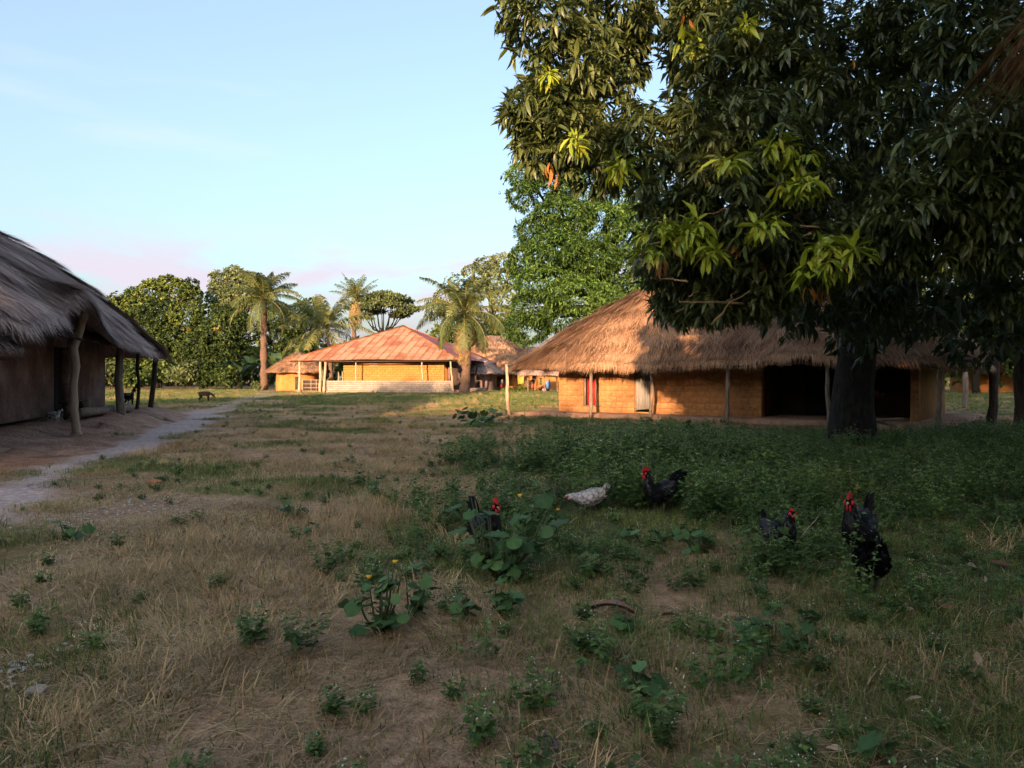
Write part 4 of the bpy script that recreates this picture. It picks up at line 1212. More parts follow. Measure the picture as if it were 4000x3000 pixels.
# shrub belt
r_ = random.Random(12)
for k, (u, v, d, rp, rv) in enumerate(((430, 1455, 100, 70, 45), (530, 1465, 98, 70, 45), (630, 1450, 100, 70, 50), (720, 1455, 99, 65, 48), (810, 1450, 100, 60, 50), (880, 1465, 98, 45, 42), (1000, 1505, 93, 16, 16), (1985, 1525, 84, 22, 14), (2035, 1520, 85, 20, 16))):
    lab = ['grey-green thicket bush seen under the mud house eave', 'thicket bush directly behind the thin dark veranda post', 'rounded thicket bush above the grazing black and white goat', 'thicket bush right of the last veranda post', 'dark thicket bush above the small brown goat', 'last thicket bush before the dark banana clump', 'small yellow-green bush at the foot of the tall oil palm', 'small bush by the far yard under the pale hut', 'small bush beside the leaning eave post'][k]
    c = P(u, v, d); rr = rp * d / FPX; rv2 = rv * d / FPX
    lobes = [(c.x + r_.uniform(-.5, .5) * rr, c.y + r_.uniform(-.3, .3) * rr, max(.4 * rv2, c.z + r_.uniform(-.5, .4) * rv2), (rr * .6, rr * .6, rv2 * .6)) for _ in range(7)]
    tree('bush', lab, 'bush', (c.x, c.y), lobes, M_leaf_far if k % 3 else M_leaf_pale, 90 if rp > 30 else 160, .40 if rp > 30 else .25, (.05, .62) if k < 6 else (.3, .8), .08, 'bushes along the clearing', 40 + k, wsc=1.5, limb=False)

def acacia():
    r = np.random.default_rng(77)
    bx, by = -25.2, 150.0
    t = thing('umbrella_tree', 'flat-topped umbrella tree with dark spreading limbs behind the tin roof', 'tree', (bx, by, 0))
    loc = np.array((bx, by, 0))
    path, rad = crooked((0, 0, -.2), (.3, 0, 9.0), .45, .32, .08, 8, 4)
    MB().loft(path, rad, seg=9).build('trunk', M_bark, t, True)
    cs, ds = [], []
    tips = [(u, v, 150 + dd) for u, v, dd in ((1390, 1200, 0), (1420, 1170, 2), (1460, 1155, -2), (1500, 1150, 2), (1540, 1160, -2), (1575, 1175, 2), (1605, 1205, 0), (1440, 1195, -3), (1490, 1180, -3), (1535, 1190, -3), (1580, 1215, -2), (1410, 1230, -2), (1560, 1230, 3), (1470, 1215, 3))]
    for i, (u, v, d) in enumerate(tips):
        c = np.array(P(u, v, d)) - loc
        mid = np.array((c[0] * .45, c[1] * .45, 10.5 + r.uniform(0, 1.5)))
        pth = [np.array((.3, 0, 8.6 + .05 * i)), mid * .6 + np.array((.1, 0, 4.2)), mid, c * .8 + np.array((0, 0, 2.4)), c]
        MB().loft(pth, [.2, .15, .12, .07, .03], seg=6).build('limb', M_bark, t, True)
        p, dd = lobe_points(r, 210, c, (2.3, 2.3, .55), .2)
        cs.append(p); ds.append(dd * np.array((1, 1, .2)))
    p, dd = np.concatenate(cs), np.concatenate(ds)
    C, D, L, w = whorls(r, p, dd, 4, 6, .5, .0)
    o = obj('crown', leaf_mesh('crown', C, D, L, r.uniform(0, .6, len(C)), [M_leaf_pale], tmpl=T4, tf=T4F, r=r, roll=.3, wscale=1.3), t)
    o['kind'] = 'stuff'
acacia()

# ------------------------------------------------------------------ palms
def palm(label, base, top, rtr, fronds, flen, seed, dead=0, arch=(.2, 1.0), droop=1.0, leaflet=.55, ringed=True, vshift=0.0, nl=34, elev=(-35, 80)):
    r = np.random.default_rng(seed)
    bx, by = base
    t = thing('palm_tree', label, 'palm', (bx, by, 0), 0, 'palms in the village')
    tp = np.array(top) - np.array((bx, by, 0))
    path, rad = crooked((0, 0, -.3), tp, rtr * 1.25, rtr * .8, rtr * .06, 26, seed)
    if ringed:
        rad = rad * (1 + .10 * (np.arange(26) % 2))
    MB().loft(path, rad, seg=12).build('trunk', M_palmbark, t, True)
    # old leaf bases
    mb = MB()
    for k in range(46 if ringed else 14):
        an = k * 2.4; f = k / 46
        z = tp[2] * (.35 + .62 * f) if ringed else tp[2] - .9 + .05 * k
        i = np.interp(z, path[:, 2], np.arange(26)); c = path[int(i)]
        rr = rtr * .85
        d = np.array((math.cos(an), math.sin(an), 0))
        mb.loft([c + d * rr * .8, c + d * rr * 1.15 + np.array((0, 0, .12)), c + d * rr * 1.35 + np.array((0, 0, .30))], [.09, .07, .03], [.05, .04, .02], seg=5)
    mb.build('leaf_bases', M_palmbark, t)
    for k in range(fronds):
        an = k * 2.39996 + r.uniform(-.2, .2)
        f = (k + .5) / fronds
        el = R(elev[1] + (elev[0] - elev[1]) * f + r.uniform(-6, 6))
        isdead = k >= fronds - dead
        if isdead: el = R(-60)
        Lf = flen * r.uniform(.85, 1.08) * (.75 if f < .12 else 1)
        n = 11
        s = np.linspace(0, 1, n)
        hd = np.array((math.cos(an), math.sin(an), 0))
        e = el - droop * s ** 1.5 * R(80) * (.6 + .5 * f)
        step = Lf / (n - 1)
        pts = [tp + np.array((0, 0, .05))]
        for i in range(1, n):
            pts.append(pts[-1] + step * (hd * math.cos(e[i]) + np.array((0, 0, math.sin(e[i])))))
        pts = np.array(pts)
        tw = r.uniform(-.5, .5)
        side = np.cross(hd, (0, 0, 1.0)); side /= np.linalg.norm(side)
        mb = MB(); mb.loft(pts, np.linspace(.055, .012, n), seg=5)
        nv0 = mb.n
        vs = [np.full(nv0, .86 if not isdead else .97)]
        tan = np.gradient(pts, axis=0); tan /= np.linalg.norm(tan, axis=1)[:, None]
        ts = np.repeat(np.linspace(.10, .99, nl), 2)
        sg = np.tile([1, -1], nl)
        px = np.stack([np.interp(ts, s, pts[:, j]) for j in range(3)], 1)
        tx_ = np.stack([np.interp(ts, s, tan[:, j]) for j in range(3)], 1)
        ll = leaflet * (flen / 5) * np.interp(ts, [0, .12, .45, .8, 1], [.4, .8, 1.0, .75, .3]) * r.uniform(.85, 1.1, len(ts))
        sdv = side[None] * sg[:, None]
        dr = sdv * .85 + tx_ * r.uniform(.35, .6, (len(ts), 1)) + np.array((0, 0, 1)) * (r.uniform(-.35, .15, len(ts)) + tw * sg * .4)[:, None]
        dr /= np.linalg.norm(dr, axis=1)[:, None]
        w = tx_ * (.055 * flen / 5)
        m1 = px + dr * ll[:, None] * .55
        m2 = px + dr * ll[:, None] * .92 + np.array((0, 0, -1.0)) * (ll * .42)[:, None]
        V = np.stack([px - w * .5, px + w * .5, m1 + w * .8, m1 - w * .8, m2], 1)
        b0 = np.arange(len(ts))[:, None] * 5
        mb.add(V.reshape(-1, 3), b0 + np.array([0, 1, 2, 3]), b0 + np.array([3, 2, 4]))
        vcol = np.clip(r.uniform(.1, .65) + r.uniform(-.08, .12, len(ts)) + vshift, 0, .78) if not isdead else r.uniform(.93, 1, len(ts))
        vs.append(np.repeat(vcol, 5))
        ob = obj('frond', mb.mesh('frond', M_frond, v=np.concatenate(vs)), t)
    return t
c = P(1030, 1165, 96)
palm('tallest oil palm with a straight reddish trunk left of the tin house', (-31.0, 96.0), (c.x, c.y, c.z), .38, 30, 5.3, 1, dead=0, droop=.85, leaflet=1.15, elev=(-30, 86), nl=52)
c = P(1815, 1225, 77)
palm('thick-trunked oil palm in front of the tin roof corner with drooping fronds', (-4.75, 77.0), (c.x, c.y, c.z), .40, 30, 5.6, 2, dead=3, droop=1.0, leaflet=1.15, elev=(-38, 86), nl=56, vshift=.05)
c = P(1278, 1285, 108)
palm('young coconut palm with long yellowish fronds above the little ochre hut', (-25.0, 107.0), (c.x, c.y, c.z), .26, 22, 8.2, 3, dead=1, droop=.8, leaflet=1.1, ringed=False, vshift=.34, elev=(-25, 80), nl=40)
c = P(1388, 1170, 126)
palm('distant palm with upright fronds and brown dead skirt left of the umbrella tree', (-26.2, 126.0), (c.x, c.y, c.z), .34, 26, 4.8, 4, dead=8, droop=.55, leaflet=1.1, elev=(5, 86), nl=34)

def banana(label, x, y, hgt, n, seed, vs):
    r = np.random.default_rng(seed)
    t = thing('banana_plant', label, 'banana plant', (x, y, 0), 0, 'banana plants')
    path, rad = crooked((0, 0, -.1), (r.normal(0, .2), 0, hgt * .45), .16, .10, .02, 6, seed)
    MB().loft(path, rad, seg=8).build('stem', M_stem, t, True)
    for k in range(n):
        an = r.uniform(0, 6.28); el = R(r.uniform(35, 80)); L = hgt * r.uniform(.5, .75); w = L * .16
        hd = np.array((math.cos(an), math.sin(an), 0)); sd = np.cross(hd, (0, 0, 1.0))
        pts = [np.array((path[-1][0], 0, hgt * .42))]; m = 9
        for i in range(1, m):
            e = el - (i / m) ** 1.6 * R(r.uniform(70, 120)); pts.append(pts[-1] + L / m * (hd * math.cos(e) + np.array((0, 0, math.sin(e)))))
        pts = np.array(pts); wv = np.interp(np.linspace(0, 1, m), [0, .15, .3, .7, 1], [.02, .1, 1, .9, .05]) * w
        V = np.stack([pts - sd * wv[:, None] + np.array((0, 0, .3)) * wv[:, None], pts, pts + sd * wv[:, None] + np.array((0, 0, .3)) * wv[:, None]], 1).reshape(-1, 3)
        F = [(i * 3 + j, i * 3 + j + 1, i * 3 + j + 4, i * 3 + j + 3) for i in range(m - 1) for j in (0, 1)]
        obj('leaf', mesh_np('leaf', V, np.array(F), v=np.clip(r.uniform(*vs) + r.uniform(-.05, .05, len(V)), 0, 1), smooth=True, mats=[M_banana]), t)
for k, (u, d, hh, n, vs, lab) in enumerate(((905, 104, 5.4, 9, (0, .45), 'dark banana plant at the shady edge of the thicket'), (945, 101, 4.6, 9, (0, .4), 'low banana plant in the dark gap beside the oil palm trunk'), (985, 105, 6.2, 8, (.1, .5), 'tall banana plant just left of the oil palm trunk'), (1078, 103, 6.6, 5, (.6, 1), 'upright pale banana plant right of the oil palm trunk'), (1105, 106, 5.6, 6, (.4, .9), 'banana plant rising over the little ochre hut'))):
    banana(lab, (u - 2000) / FPX * d, d, hh, n, 400 + k, vs)

# unseen woods added behind the viewer, height profile shaped to shade the clearing
def woods():
    r = np.random.default_rng(99)
    def H(x):
        base = np.interp(x, [-140, -104, -98, -64, -58, -51, -47, -36, -31, -15, -10.9, -9.2, 25, 60, 90], [14, 17, 21, 20, 11, 11, 22.6, 22.6, 12.6, 12.6, 13.4, 22, 27, 26, 24])
        return base + (vnoise(x, x * 0, 3.0, 31) - .5) * 1.6
    n = 60000
    x = r.uniform(-140, 90, n); y = r.uniform(-46, -37, n)
    z = H(x) * r.random(n) ** .75
    C = np.stack([x, y, z], 1)
    D = r.normal(0, 1, (n, 3))
    o = obj('shade_woods', leaf_mesh('shade_woods', C, D, r.uniform(.9, 1.8, n), r.uniform(0, .7, n), [M_leaf_far], tmpl=T4, tf=T4F, r=r, roll=1.0, wscale=1.7))
    o['kind'] = 'stuff'; o['label'] = 'unseen woods added behind the viewer to cast the shade'
woods()

# far-off wood closing the horizon behind everything, one unbroken mass
def far_wood():
    r = np.random.default_rng(98)
    n = 26000
    an = r.uniform(-.95, .95, n); d = r.uniform(150, 175, n)
    x, y = d * np.sin(an), d * np.cos(an)
    h = 7.5 + 4 * (vnoise(x, y * 0, 9.0, 33) - .5) + 2 * (vnoise(x, y * 0, 3.0, 34) - .5)
    z = h * r.random(n) ** .8
    C = np.stack([x, y, z], 1); D = r.normal(0, 1, (n, 3))
    o = obj('far_wood', leaf_mesh('far_wood', C, D, r.uniform(.9, 1.9, n), r.uniform(0, .6, n), [M_leaf_far], tmpl=T4, tf=T4F, r=r, roll=1.0, wscale=1.6))
    o['kind'] = 'stuff'; o['label'] = 'far-off wood closing the horizon'
far_wood()

# ------------------------------------------------------------------ small things in the far yard
def skin_mesh(name, verts, edges, radii, mat_, subs=2, root=0):
    me = bpy.data.meshes.new(name); me.from_pydata(verts, edges, [])
    o = bpy.data.objects.new(name, me); COL.objects.link(o)
    md = o.modifiers.new('skin', 'SKIN')
    for i, rd in enumerate(radii):
        me.skin_vertices[0].data[i].radius = (rd, rd) if not isinstance(rd, tuple) else rd
        me.skin_vertices[0].data[i].use_root = (i == root)
    md.use_smooth_shade = True
    sb = o.modifiers.new('sub', 'SUBSURF'); sb.levels = subs; sb.render_levels = subs
    dg = bpy.context.evaluated_depsgraph_get()
    m2 = bpy.data.meshes.new_from_object(o.evaluated_get(dg))
    m2.name = name
    bpy.data.objects.remove(o)
    m2.materials.clear(); m2.materials.append(mat_)
    return m2

def person(label, x, y, rz, bend, skirt, top, skirt_m, top_m, h=1.62):
    t = thing('person', label, 'person', (x, y, 0), rz)
    k = h / 1.65
    hip = (0, 0, .88 * k)
    bx = math.sin(bend); bz = math.cos(bend)
    ch = (hip[0] + .42 * k * bx, 0, hip[2] + .42 * k * bz); nk = (hip[0] + .54 * k * bx, 0, hip[2] + .54 * k * bz); hd = (hip[0] + .66 * k * bx + .02, 0, hip[2] + .66 * k * bz); ht = (hip[0] + .74 * k * bx + .03, 0, hip[2] + .74 * k * bz)
    V = [hip, (hip[0] + .2 * k * bx, 0, hip[2] + .2 * k * bz), ch, nk, hd, ht]
    E = [(0, 1), (1, 2), (2, 3), (3, 4), (4, 5)]
    Rr = [.145, .125, .14, .055, .095, .06]
    for s in (-1, 1):
        i = len(V); sh = (ch[0], s * .18 * k, ch[2] + .05)
        V += [sh, (ch[0] + .10, s * .24 * k, ch[2] - .22), (ch[0] + .26, s * .20 * k, ch[2] - .40), (ch[0] + .32, s * .18 * k, ch[2] - .47)]
        E += [(2, i), (i, i + 1), (i + 1, i + 2), (i + 2, i + 3)]; Rr += [.055, .045, .034, .03]
        i = len(V)
        V += [(0.0, s * .10, .80 * k), (.03, s * .11, .46 * k), (-.02, s * .11, .08), (.12, s * .12, .03)]
        E += [(0, i), (i, i + 1), (i + 1, i + 2), (i + 2, i + 3)]; Rr += [.09, .062, .042, .03]
    obj('body', skin_mesh('body', V, E, Rr, M_skin), t)
    MB().ball((hd[0] - .02, 0, hd[2] + .035), (.105, .10, .10)).build('hair', M_hair, t, True)
    MB().loft([(0, 0, .45 * k if skirt > .5 else .8), (0, 0, .7 * k), (0, 0, .93 * k)], [.24, .21, .165], [.20, .18, .14], seg=14, up=(0, 1, 0)).build('skirt', skirt_m, t, True)
    MB().loft([(hip[0], 0, hip[2] - .02), (hip[0] + .22 * bx, 0, hip[2] + .22 * bz), (ch[0], 0, ch[2]), (hip[0] + .5 * bx * k, 0, hip[2] + .5 * bz * k)], [.165, .15, .175, .09], [.14, .125, .14, .07], seg=14, up=(0, 1, 0)).build('blouse', top_m, t, True)
    return t
c = G(2082, 1530)
person('person in a coral pink wrap skirt working among the hens', c.x, c.y, R(95), .35, 1, 1, cloth('coral_cloth', (.62, .16, .15)), cloth('dull_blouse', (.16, .09, .09)))
c = G(1961, 1527)
person('person in a white top and red wrap by the ochre hut wall', c.x, c.y, R(-60), .05, 1, 1, cloth('red_cloth', (.42, .05, .06)), cloth('white_cloth', (.66, .60, .56)))

def drum():
    c = G(1882, 1527)
    t = thing('plastic_drum', 'blue plastic drum against the shadowy hut wall', 'drum', (c.x, c.y, 0))
    MB().loft([(0, 0, z) for z in (0, .05, .3, .33, .36, .6, .63, .66, .9, .95)], [.27, .29, .29, .31, .29, .29, .31, .29, .29, .24], seg=16).build('body', M_blue, t, True)
    MB().loft([(0, 0, .95), (0, 0, 1.0)], [.25, .25], seg=16).build('lid', M_blue, t)
drum()

def hanging(label, u, v0, v1, d, wpx, m, cat='cloth'):
    """a cloth hung over a line, with folds"""
    w = wpx * d / FPX; c = P(u, v0, d); hh = (v1 - v0) * d / FPX
    n = 15
    vv = []
    for j in range(6):
        for i in range(n):
            x = (i / (n - 1) - .5) * w * (1 - .12 * j / 5)
            vv.append((x, .07 * math.sin(i * 1.7 + j * .3) * (.3 + j / 5), -hh * j / 5 - .03 * math.sin(i * .9) * (j / 5)))
    q = [(j * n + i, j * n + i + 1, (j + 1) * n + i + 1, (j + 1) * n + i) for j in range(5) for i in range(n - 1)]
    me = MB().add(vv, q).mesh('hung_cloth', m, True)
    bm = bmesh.new(); bm.from_mesh(me); bmesh.ops.solidify(bm, geom=list(bm.faces), thickness=.012); bm.to_mesh(me); bm.free()
    tag(obj('hung_cloth', me, loc=c), label, cat, 'washing hung in the far yard')
hanging('mustard yellow cloth hung beside the pale hut', 2034, 1454, 1500, 92, 26, M_ycloth)
hanging('pale blue cloth hung under the open shelter', 2138, 1490, 1516, 84, 9, cloth('sky_cloth', (.10, .26, .60)))
hanging('navy cloth hung on the shelter line', 2146, 1482, 1514, 84.6, 8, cloth('navy_cloth', (.03, .06, .16)))
hanging('black cloth hung high in the open shelter', 2086, 1462, 1482, 85, 16, cloth('black_cloth', (.02, .018, .02)))
hanging('grey-green cloth hung in the middle of the shelter', 2112, 1476, 1504, 85.5, 10, cloth('moss_cloth', (.10, .11, .09)))
c = G(2128, 1528)
t = thing('wash_basin', 'pale lilac wash basin on the ground under the washing', 'basin', (c.x, c.y, 0))
MB().loft([(0, 0, 0), (0, 0, .1), (0, 0, .28), (0, 0, .30)], [.22, .30, .42, .46], seg=18, cap=False).build('bowl', cloth('lilac_plastic', (.60, .46, .66)), t, True)
MB().loft([(0, 0, .0), (0, 0, .24)], [.2, .36], seg=18).build('water', M_dark, t)

# ------------------------------------------------------------------ birds
def bird(name, label, loc, rz, scale, body_m, crest=True, pose='stand', tail='rooster', group=None, detail=True):
    t = thing(name, label, 'chicken', loc, rz, group)
    t.scale = (scale,) * 3
    if pose == 'stand':
        pth = [(-.20, 0, .335), (-.16, 0, .315), (-.08, 0, .275), (.01, 0, .255), (.09, 0, .275), (.135, 0, .335), (.15, 0, .41), (.16, 0, .47), (.185, 0, .50), (.21, 0, .502), (.222, 0, .50)]
        hd = np.array((.185, 0, .50)); fwd = np.array((1, 0, .0))
    elif pose == 'low':      # stretched forward, head low
        pth = [(-.22, 0, .30), (-.17, 0, .275), (-.08, 0, .235), (.02, 0, .215), (.11, 0, .215), (.18, 0, .225), (.24, 0, .235), (.285, 0, .235), (.315, 0, .235), (.34, 0, .228), (.352, 0, .224)]
        hd = np.array((.315, 0, .235)); fwd = np.array((1, 0, -.1))
    else:                    # pecking, head at the ground
        pth = [(-.18, 0, .36), (-.14, 0, .34), (-.06, 0, .29), (.03, 0, .25), (.10, 0, .215), (.15, 0, .165), (.185, 0, .115), (.205, 0, .075), (.215, 0, .05), (.225, 0, .03), (.228, 0, .02)]
        hd = np.array((.212, 0, .06)); fwd = np.array((.35, 0, -1.0))
    rw = [.015, .06, .10, .115, .10, .068, .047, .036, .037, .024, .010]
    rh = [.015, .06, .105, .12, .105, .075, .052, .038, .038, .025, .010]
    # smooth path
    n = 34
    s = np.linspace(0, 1, len(pth)); q = np.linspace(0, 1, n)
    pp = np.stack([np.interp(q, s, np.array(pth)[:, j]) for j in range(3)], 1)
    for _ in range(2):
        pp[1:-1] = (pp[:-2] + 2 * pp[1:-1] + pp[2:]) / 4
    a1, a2 = np.interp(q, s, rw), np.interp(q, s, rh)
    MB().loft(pp, a1, a2, seg=16, up=(0, 1, 0)).build('body', body_m, t, True)
    if detail:
        rf = np.random.default_rng(int(abs(loc[1]) * 997) + 3)
        nf = 620
        i0 = rf.integers(3, n - 8, nf); an = rf.uniform(0, 6.283, nf)
        tg = np.gradient(pp, axis=0); tg /= np.linalg.norm(tg, axis=1)[:, None]
        sv = np.tile((0, 1.0, 0), (nf, 1)); uv = np.cross(tg[i0], sv)
        nr = sv * np.cos(an)[:, None] + uv * np.sin(an)[:, None]
        Cf = pp[i0] + sv * (np.cos(an) * a1[i0])[:, None] + uv * (np.sin(an) * a2[i0])[:, None]
        Df = -tg[i0] + nr * .22 + rf.normal(0, .12, (nf, 3))
        Lf = np.interp(i0, [3, 14, n - 8], [.07, .06, .032]) * rf.uniform(.8, 1.2, nf)
        Sf = np.cross(Df / np.linalg.norm(Df, axis=1)[:, None], nr); Sf /= np.linalg.norm(Sf, axis=1)[:, None] + 1e-9
        Df /= np.linalg.norm(Df, axis=1)[:, None]
        tm = np.array([(0, 0, 0), (.55, .30, .04), (1, 0, 0), (.55, -.30, .04)])
        Vf = Cf[:, None] + Lf[:, None, None] * (tm[None, :, 0:1] * Df[:, None] + tm[None, :, 1:2] * Sf[:, None] + tm[None, :, 2:3] * nr[:, None])
        Ff = (np.arange(nf)[:, None, None] * 4 + T4F[None]).reshape(-1, 3)
        pl = obj('plumage', mesh_np('plumage', Vf.reshape(-1, 3), Ff, v=np.repeat(rf.random(nf), 4), mats=[M_plume if body_m is M_black else M_plumeg]), t)
        pl['kind'] = 'stuff'
    fwd = fwd / np.linalg.norm(fwd); upv = np.array((-fwd[2], 0, fwd[0]))
    # beak, comb, wattle, eye patches
    MB().loft([hd + fwd * .028, hd + fwd * .05 - upv * .004, hd + fwd * .072 - upv * .014], [.013, .009, .002], seg=7, up=(0, 1, 0)).build('beak', M_beak, t, True)
    cs = 1.0 if crest else .55
    prof = [(-.040, .018), (-.046, .040), (-.030, .052), (-.026, .036), (-.012, .066), (-.006, .042), (.008, .068), (.014, .042), (.026, .056), (.030, .036), (.040, .034), (.040, .012)]
    vv = []
    for sgn in (-1, 1):
        for a, b in prof:
            p = hd + fwd * a * cs + upv * (b * cs * (1.0 if b > .03 else 1) + .012); vv.append((p[0], sgn * .006, p[2]))
    m = len(prof)
    bm = bmesh.new()
    bv = [bm.verts.new(p) for p in vv]
    bm.faces.new(bv[:m]); bm.faces.new(bv[m:][::-1])
    for i in range(m):
        bm.faces.new((bv[i], bv[i + m], bv[(i + 1) % m + m], bv[(i + 1) % m]))
    bmesh.ops.triangulate(bm, faces=[f for f in bm.faces if len(f.verts) > 4])
    me = bpy.data.meshes.new('comb'); bm.to_mesh(me); bm.free(); me.materials.append(M_comb)
    obj('comb', me, t)
    for sgn in (-1, 1):
        MB().ball(hd + fwd * .022 - upv * .040 * cs + np.array((0, sgn * .011, 0)), (.014 * cs, .008, .028 * cs), 8).build('wattle', M_comb, t, True)
        MB().ball(hd + fwd * .012 + np.array((0, sgn * .028, 0)), (.020, .012, .020), 8).build('face_patch', M_comb, t, True)
        if detail:
            MB().ball(hd - fwd * .012 - upv * .022 + np.array((0, sgn * .032, 0)), (.010, .006, .014), 8).build('ear_lobe', M_white, t, True)
    # wings lie flat on the flanks
    zc = np.interp(.45, q, pp[:, 2])
    for sgn in (-1, 1):
        w = [pp[int(n * f)] for f in (.36, .30, .24, .17, .09)]
        MB().loft([p + np.array((0, sgn * o, .01)) for p, o in zip(w, (.07, .095, .090, .065, .035))], [.02, .045, .055, .045, .012], [.012, .025, .028, .022, .008], seg=10, up=(0, 1, 0)).build('wing', body_m, t, True)
    # tail
    r = np.random.default_rng(int(abs(loc[0]) * 1000) + 5)
    tb = pp[2]
    feats = 13 if tail == 'rooster' else 9
    for k in range(feats):
        f = k / (feats - 1)
        if tail == 'rooster':
            e0 = R(95 - 60 * f); L = .21 + .09 * math.sin(f * math.pi); curl = R(-95 + 40 * f); wd = .030
        else:
            e0 = R(34 + 28 * f); L = .17; curl = R(8); wd = .030
        sdv = r.uniform(-.05, .05)
        pts = [np.array((tb[0], sdv * .3, tb[2]))]
        for i in range(1, 9):
            e = e0 + (curl * (i / 8) ** 1.3 * .75 if tail == 'rooster' else curl * i / 8)
            pts.append(pts[-1] + L / 8 * np.array((-math.cos(e), sdv * .6, math.sin(e))))
        MB().loft(pts, np.interp(np.linspace(0, 1, 9), [0, .3, .8, 1], [.012, wd, wd * .8, .004]), .004, seg=6, up=(0, 1, 0)).build('tail_feather', body_m, t, True)
    # legs
    for sgn, fx in ((-1, .03), (1, -.03)):
        y = sgn * .045; hz = .19 if pose != 'low' else .15
        MB().loft([(fx + .0, y, hz), (fx - .02, y, .11), (fx + .005, y, .012)], [.034, .013, .010], seg=8, up=(0, 1, 0)).build('leg', M_legy, t, True)
        for an in (-.5, 0, .5, math.pi):
            MB().loft([(fx + .005, y, .010), (fx + .005 + .055 * math.cos(an), y + .055 * math.sin(an), .006)], [.008, .004], seg=5).build('toe', M_legy, t)
    return t

def on_g(u, v):
    p = G(u, v); return (p.x, p.y, float(gz(np.array(p.x), np.array(p.y))) )
bird('rooster', 'tall black rooster with a red comb at the shady weed edge', on_g(3350, 2185), R(228), 1.12, M_black)
bird('rooster', 'black rooster standing side-on with tail raised near the grey hen', on_g(2572, 2015), R(205), .98, M_black)
bird('rooster', 'dark rooster half hidden behind the broad-leaved plant, red comb showing', on_g(1900, 2185), R(-62), 1.0, M_black)
bird('hen', 'pale grey barred hen crouching forward in the dry grass', on_g(2300, 2005), R(182), .80, M_greyf, crest=False, pose='low', tail='hen')
bird('hen', 'black hen pecking with its round back to the viewer below the tall rooster', on_g(3400, 2320), R(78), 1.0, M_black, crest=False, pose='peck', tail='hen')
bird('hen', 'black hen screened by leaves with a speck of red face', on_g(3045, 2195), R(-75), .95, M_black, crest=False, tail='hen')
YG = 'hens scratching in the far yard'
for k, (u, v, rz, lab) in enumerate(((2015, 1530, 20, 'tiny dark hen with white tail in front of the leaning eave post'), (2056, 1529, 200, 'small dark cockerel just left of the pink-skirted person'), (1982, 1524, 100, 'dark hen beside the small bush in the far yard'), (2098, 1531, 160, 'reddish hen at the feet of the pink-skirted person'), (2111, 1531, 30, 'dark hen scratching between the skirted person and the basin'), (2139, 1532, 190, 'dark hen closest to the thick shelter post'))):
    p = G(u, v)
    bird('hen', lab, (p.x, p.y, 0), R(rz), 1.0, M_black if k != 3 else mat('red_brown_feather', [(.10, .035, .015), (.20, .07, .03)], 12, 3, .8), crest=False, tail='rooster' if k == 1 else 'hen', group=YG, detail=False)

# ------------------------------------------------------------------ goats
def goat(label, loc, rz, s, coat, head='up', horns=True, head_m=None):
    t = thing('goat', label, 'goat', loc, rz); t.scale = (s,) * 3
    hx = {'up': [(.36, 0, .66), (.44, 0, .80), (.50, 0, .86), (.60, 0, .80), (.66, 0, .76)], 'down': [(.40, 0, .58), (.52, 0, .50), (.60, 0, .44), (.68, 0, .34), (.72, 0, .28)]}[head]
    V = [(0, 0, .56), (-.18, 0, .58), (-.34, 0, .57), (.18, 0, .57), (.30, 0, .60)] + hx
    E = [(0, 1), (1, 2), (0, 3), (3, 4), (4, 5), (5, 6), (6, 7), (7, 8), (8, 9)]
    Rr = [.165, .155, .115, .165, .13, .085, .075, .075, .05, .035]
    for sg in (-1, 1):
        i = len(V)      # hind leg: stifle forward, hock back
        V += [(-.30, sg * .09, .46), (-.24, sg * .10, .36), (-.38, sg * .10, .24), (-.36, sg * .10, .03)]
        E += [(2, i), (i, i + 1), (i + 1, i + 2), (i + 2, i + 3)]; Rr += [.085, .06, .032, .028]
        i = len(V)
        V += [(.24, sg * .09, .44), (.23, sg * .09, .26), (.235, sg * .09, .03)]
        E += [(3, i), (i, i + 1), (i + 1, i + 2)]; Rr += [.065, .035, .028]
    i = len(V); V += [(-.45, 0, .64), (-.52, 0, .68)]; E += [(2, i), (i, i + 1)]; Rr += [.03, .018]
    obj('body', skin_mesh('body', V, E, Rr, coat), t)
    h = np.array(hx[2]); n_ = np.array(hx[3]) - h; n_ /= np.linalg.norm(n_); up = np.array((-n_[2], 0, n_[0]))
    for sg in (-1, 1):
        MB().loft([h + np.array((0, sg * .05, .02)), h + np.array((-.02, sg * .13, .0)), h + np.array((-.02, sg * .19, -.05))], [.02, .035, .008], [.008, .010, .004], seg=7).build('ear', head_m or coat, t, True)
        if horns:
            MB().loft([h + up * .05 + np.array((0, sg * .03, 0)), h + up * .13 - n_ * .03 + np.array((0, sg * .045, 0)), h + up * .17 - n_ * .10 + np.array((0, sg * .05, 0))], [.02, .014, .005], seg=7).build('horn', M_woodd, t, True)
        for k2, (x, y) in enumerate(((-.355, .10), (.24, .09))):
            MB().loft([(x, sg * y, .05), (x + .012, sg * y, .0)], [.028, .034], seg=8).build('hoof', M_woodd, t)
        MB().ball(h + n_ * .03 + np.array((0, sg * .062, .015)), .012, 8).build('eye', M_hair, t, True)
    if head_m:
        MB().loft([h - n_ * .06, h + n_ * .02, h + n_ * .09, h + n_ * .145], [.066, .082, .062, .044], seg=12, up=(0, 1, 0)).build('face_marking', head_m, t, True)
    return t
d = 22.6; c = P(212, 1655, d)
goat('white kid goat with black spots standing on the earth slope by the bench', (c.x, c.y, c.z), R(-18), .50, M_kid, 'up', horns=False, head_m=M_bw)
c = G(800, 1570)
goat('small dark brown goat nosing the grass at the edge of the clearing', (c.x, c.y, 0), R(2), .95, M_brown, 'down')
c = P(498, 1592, 28.2)
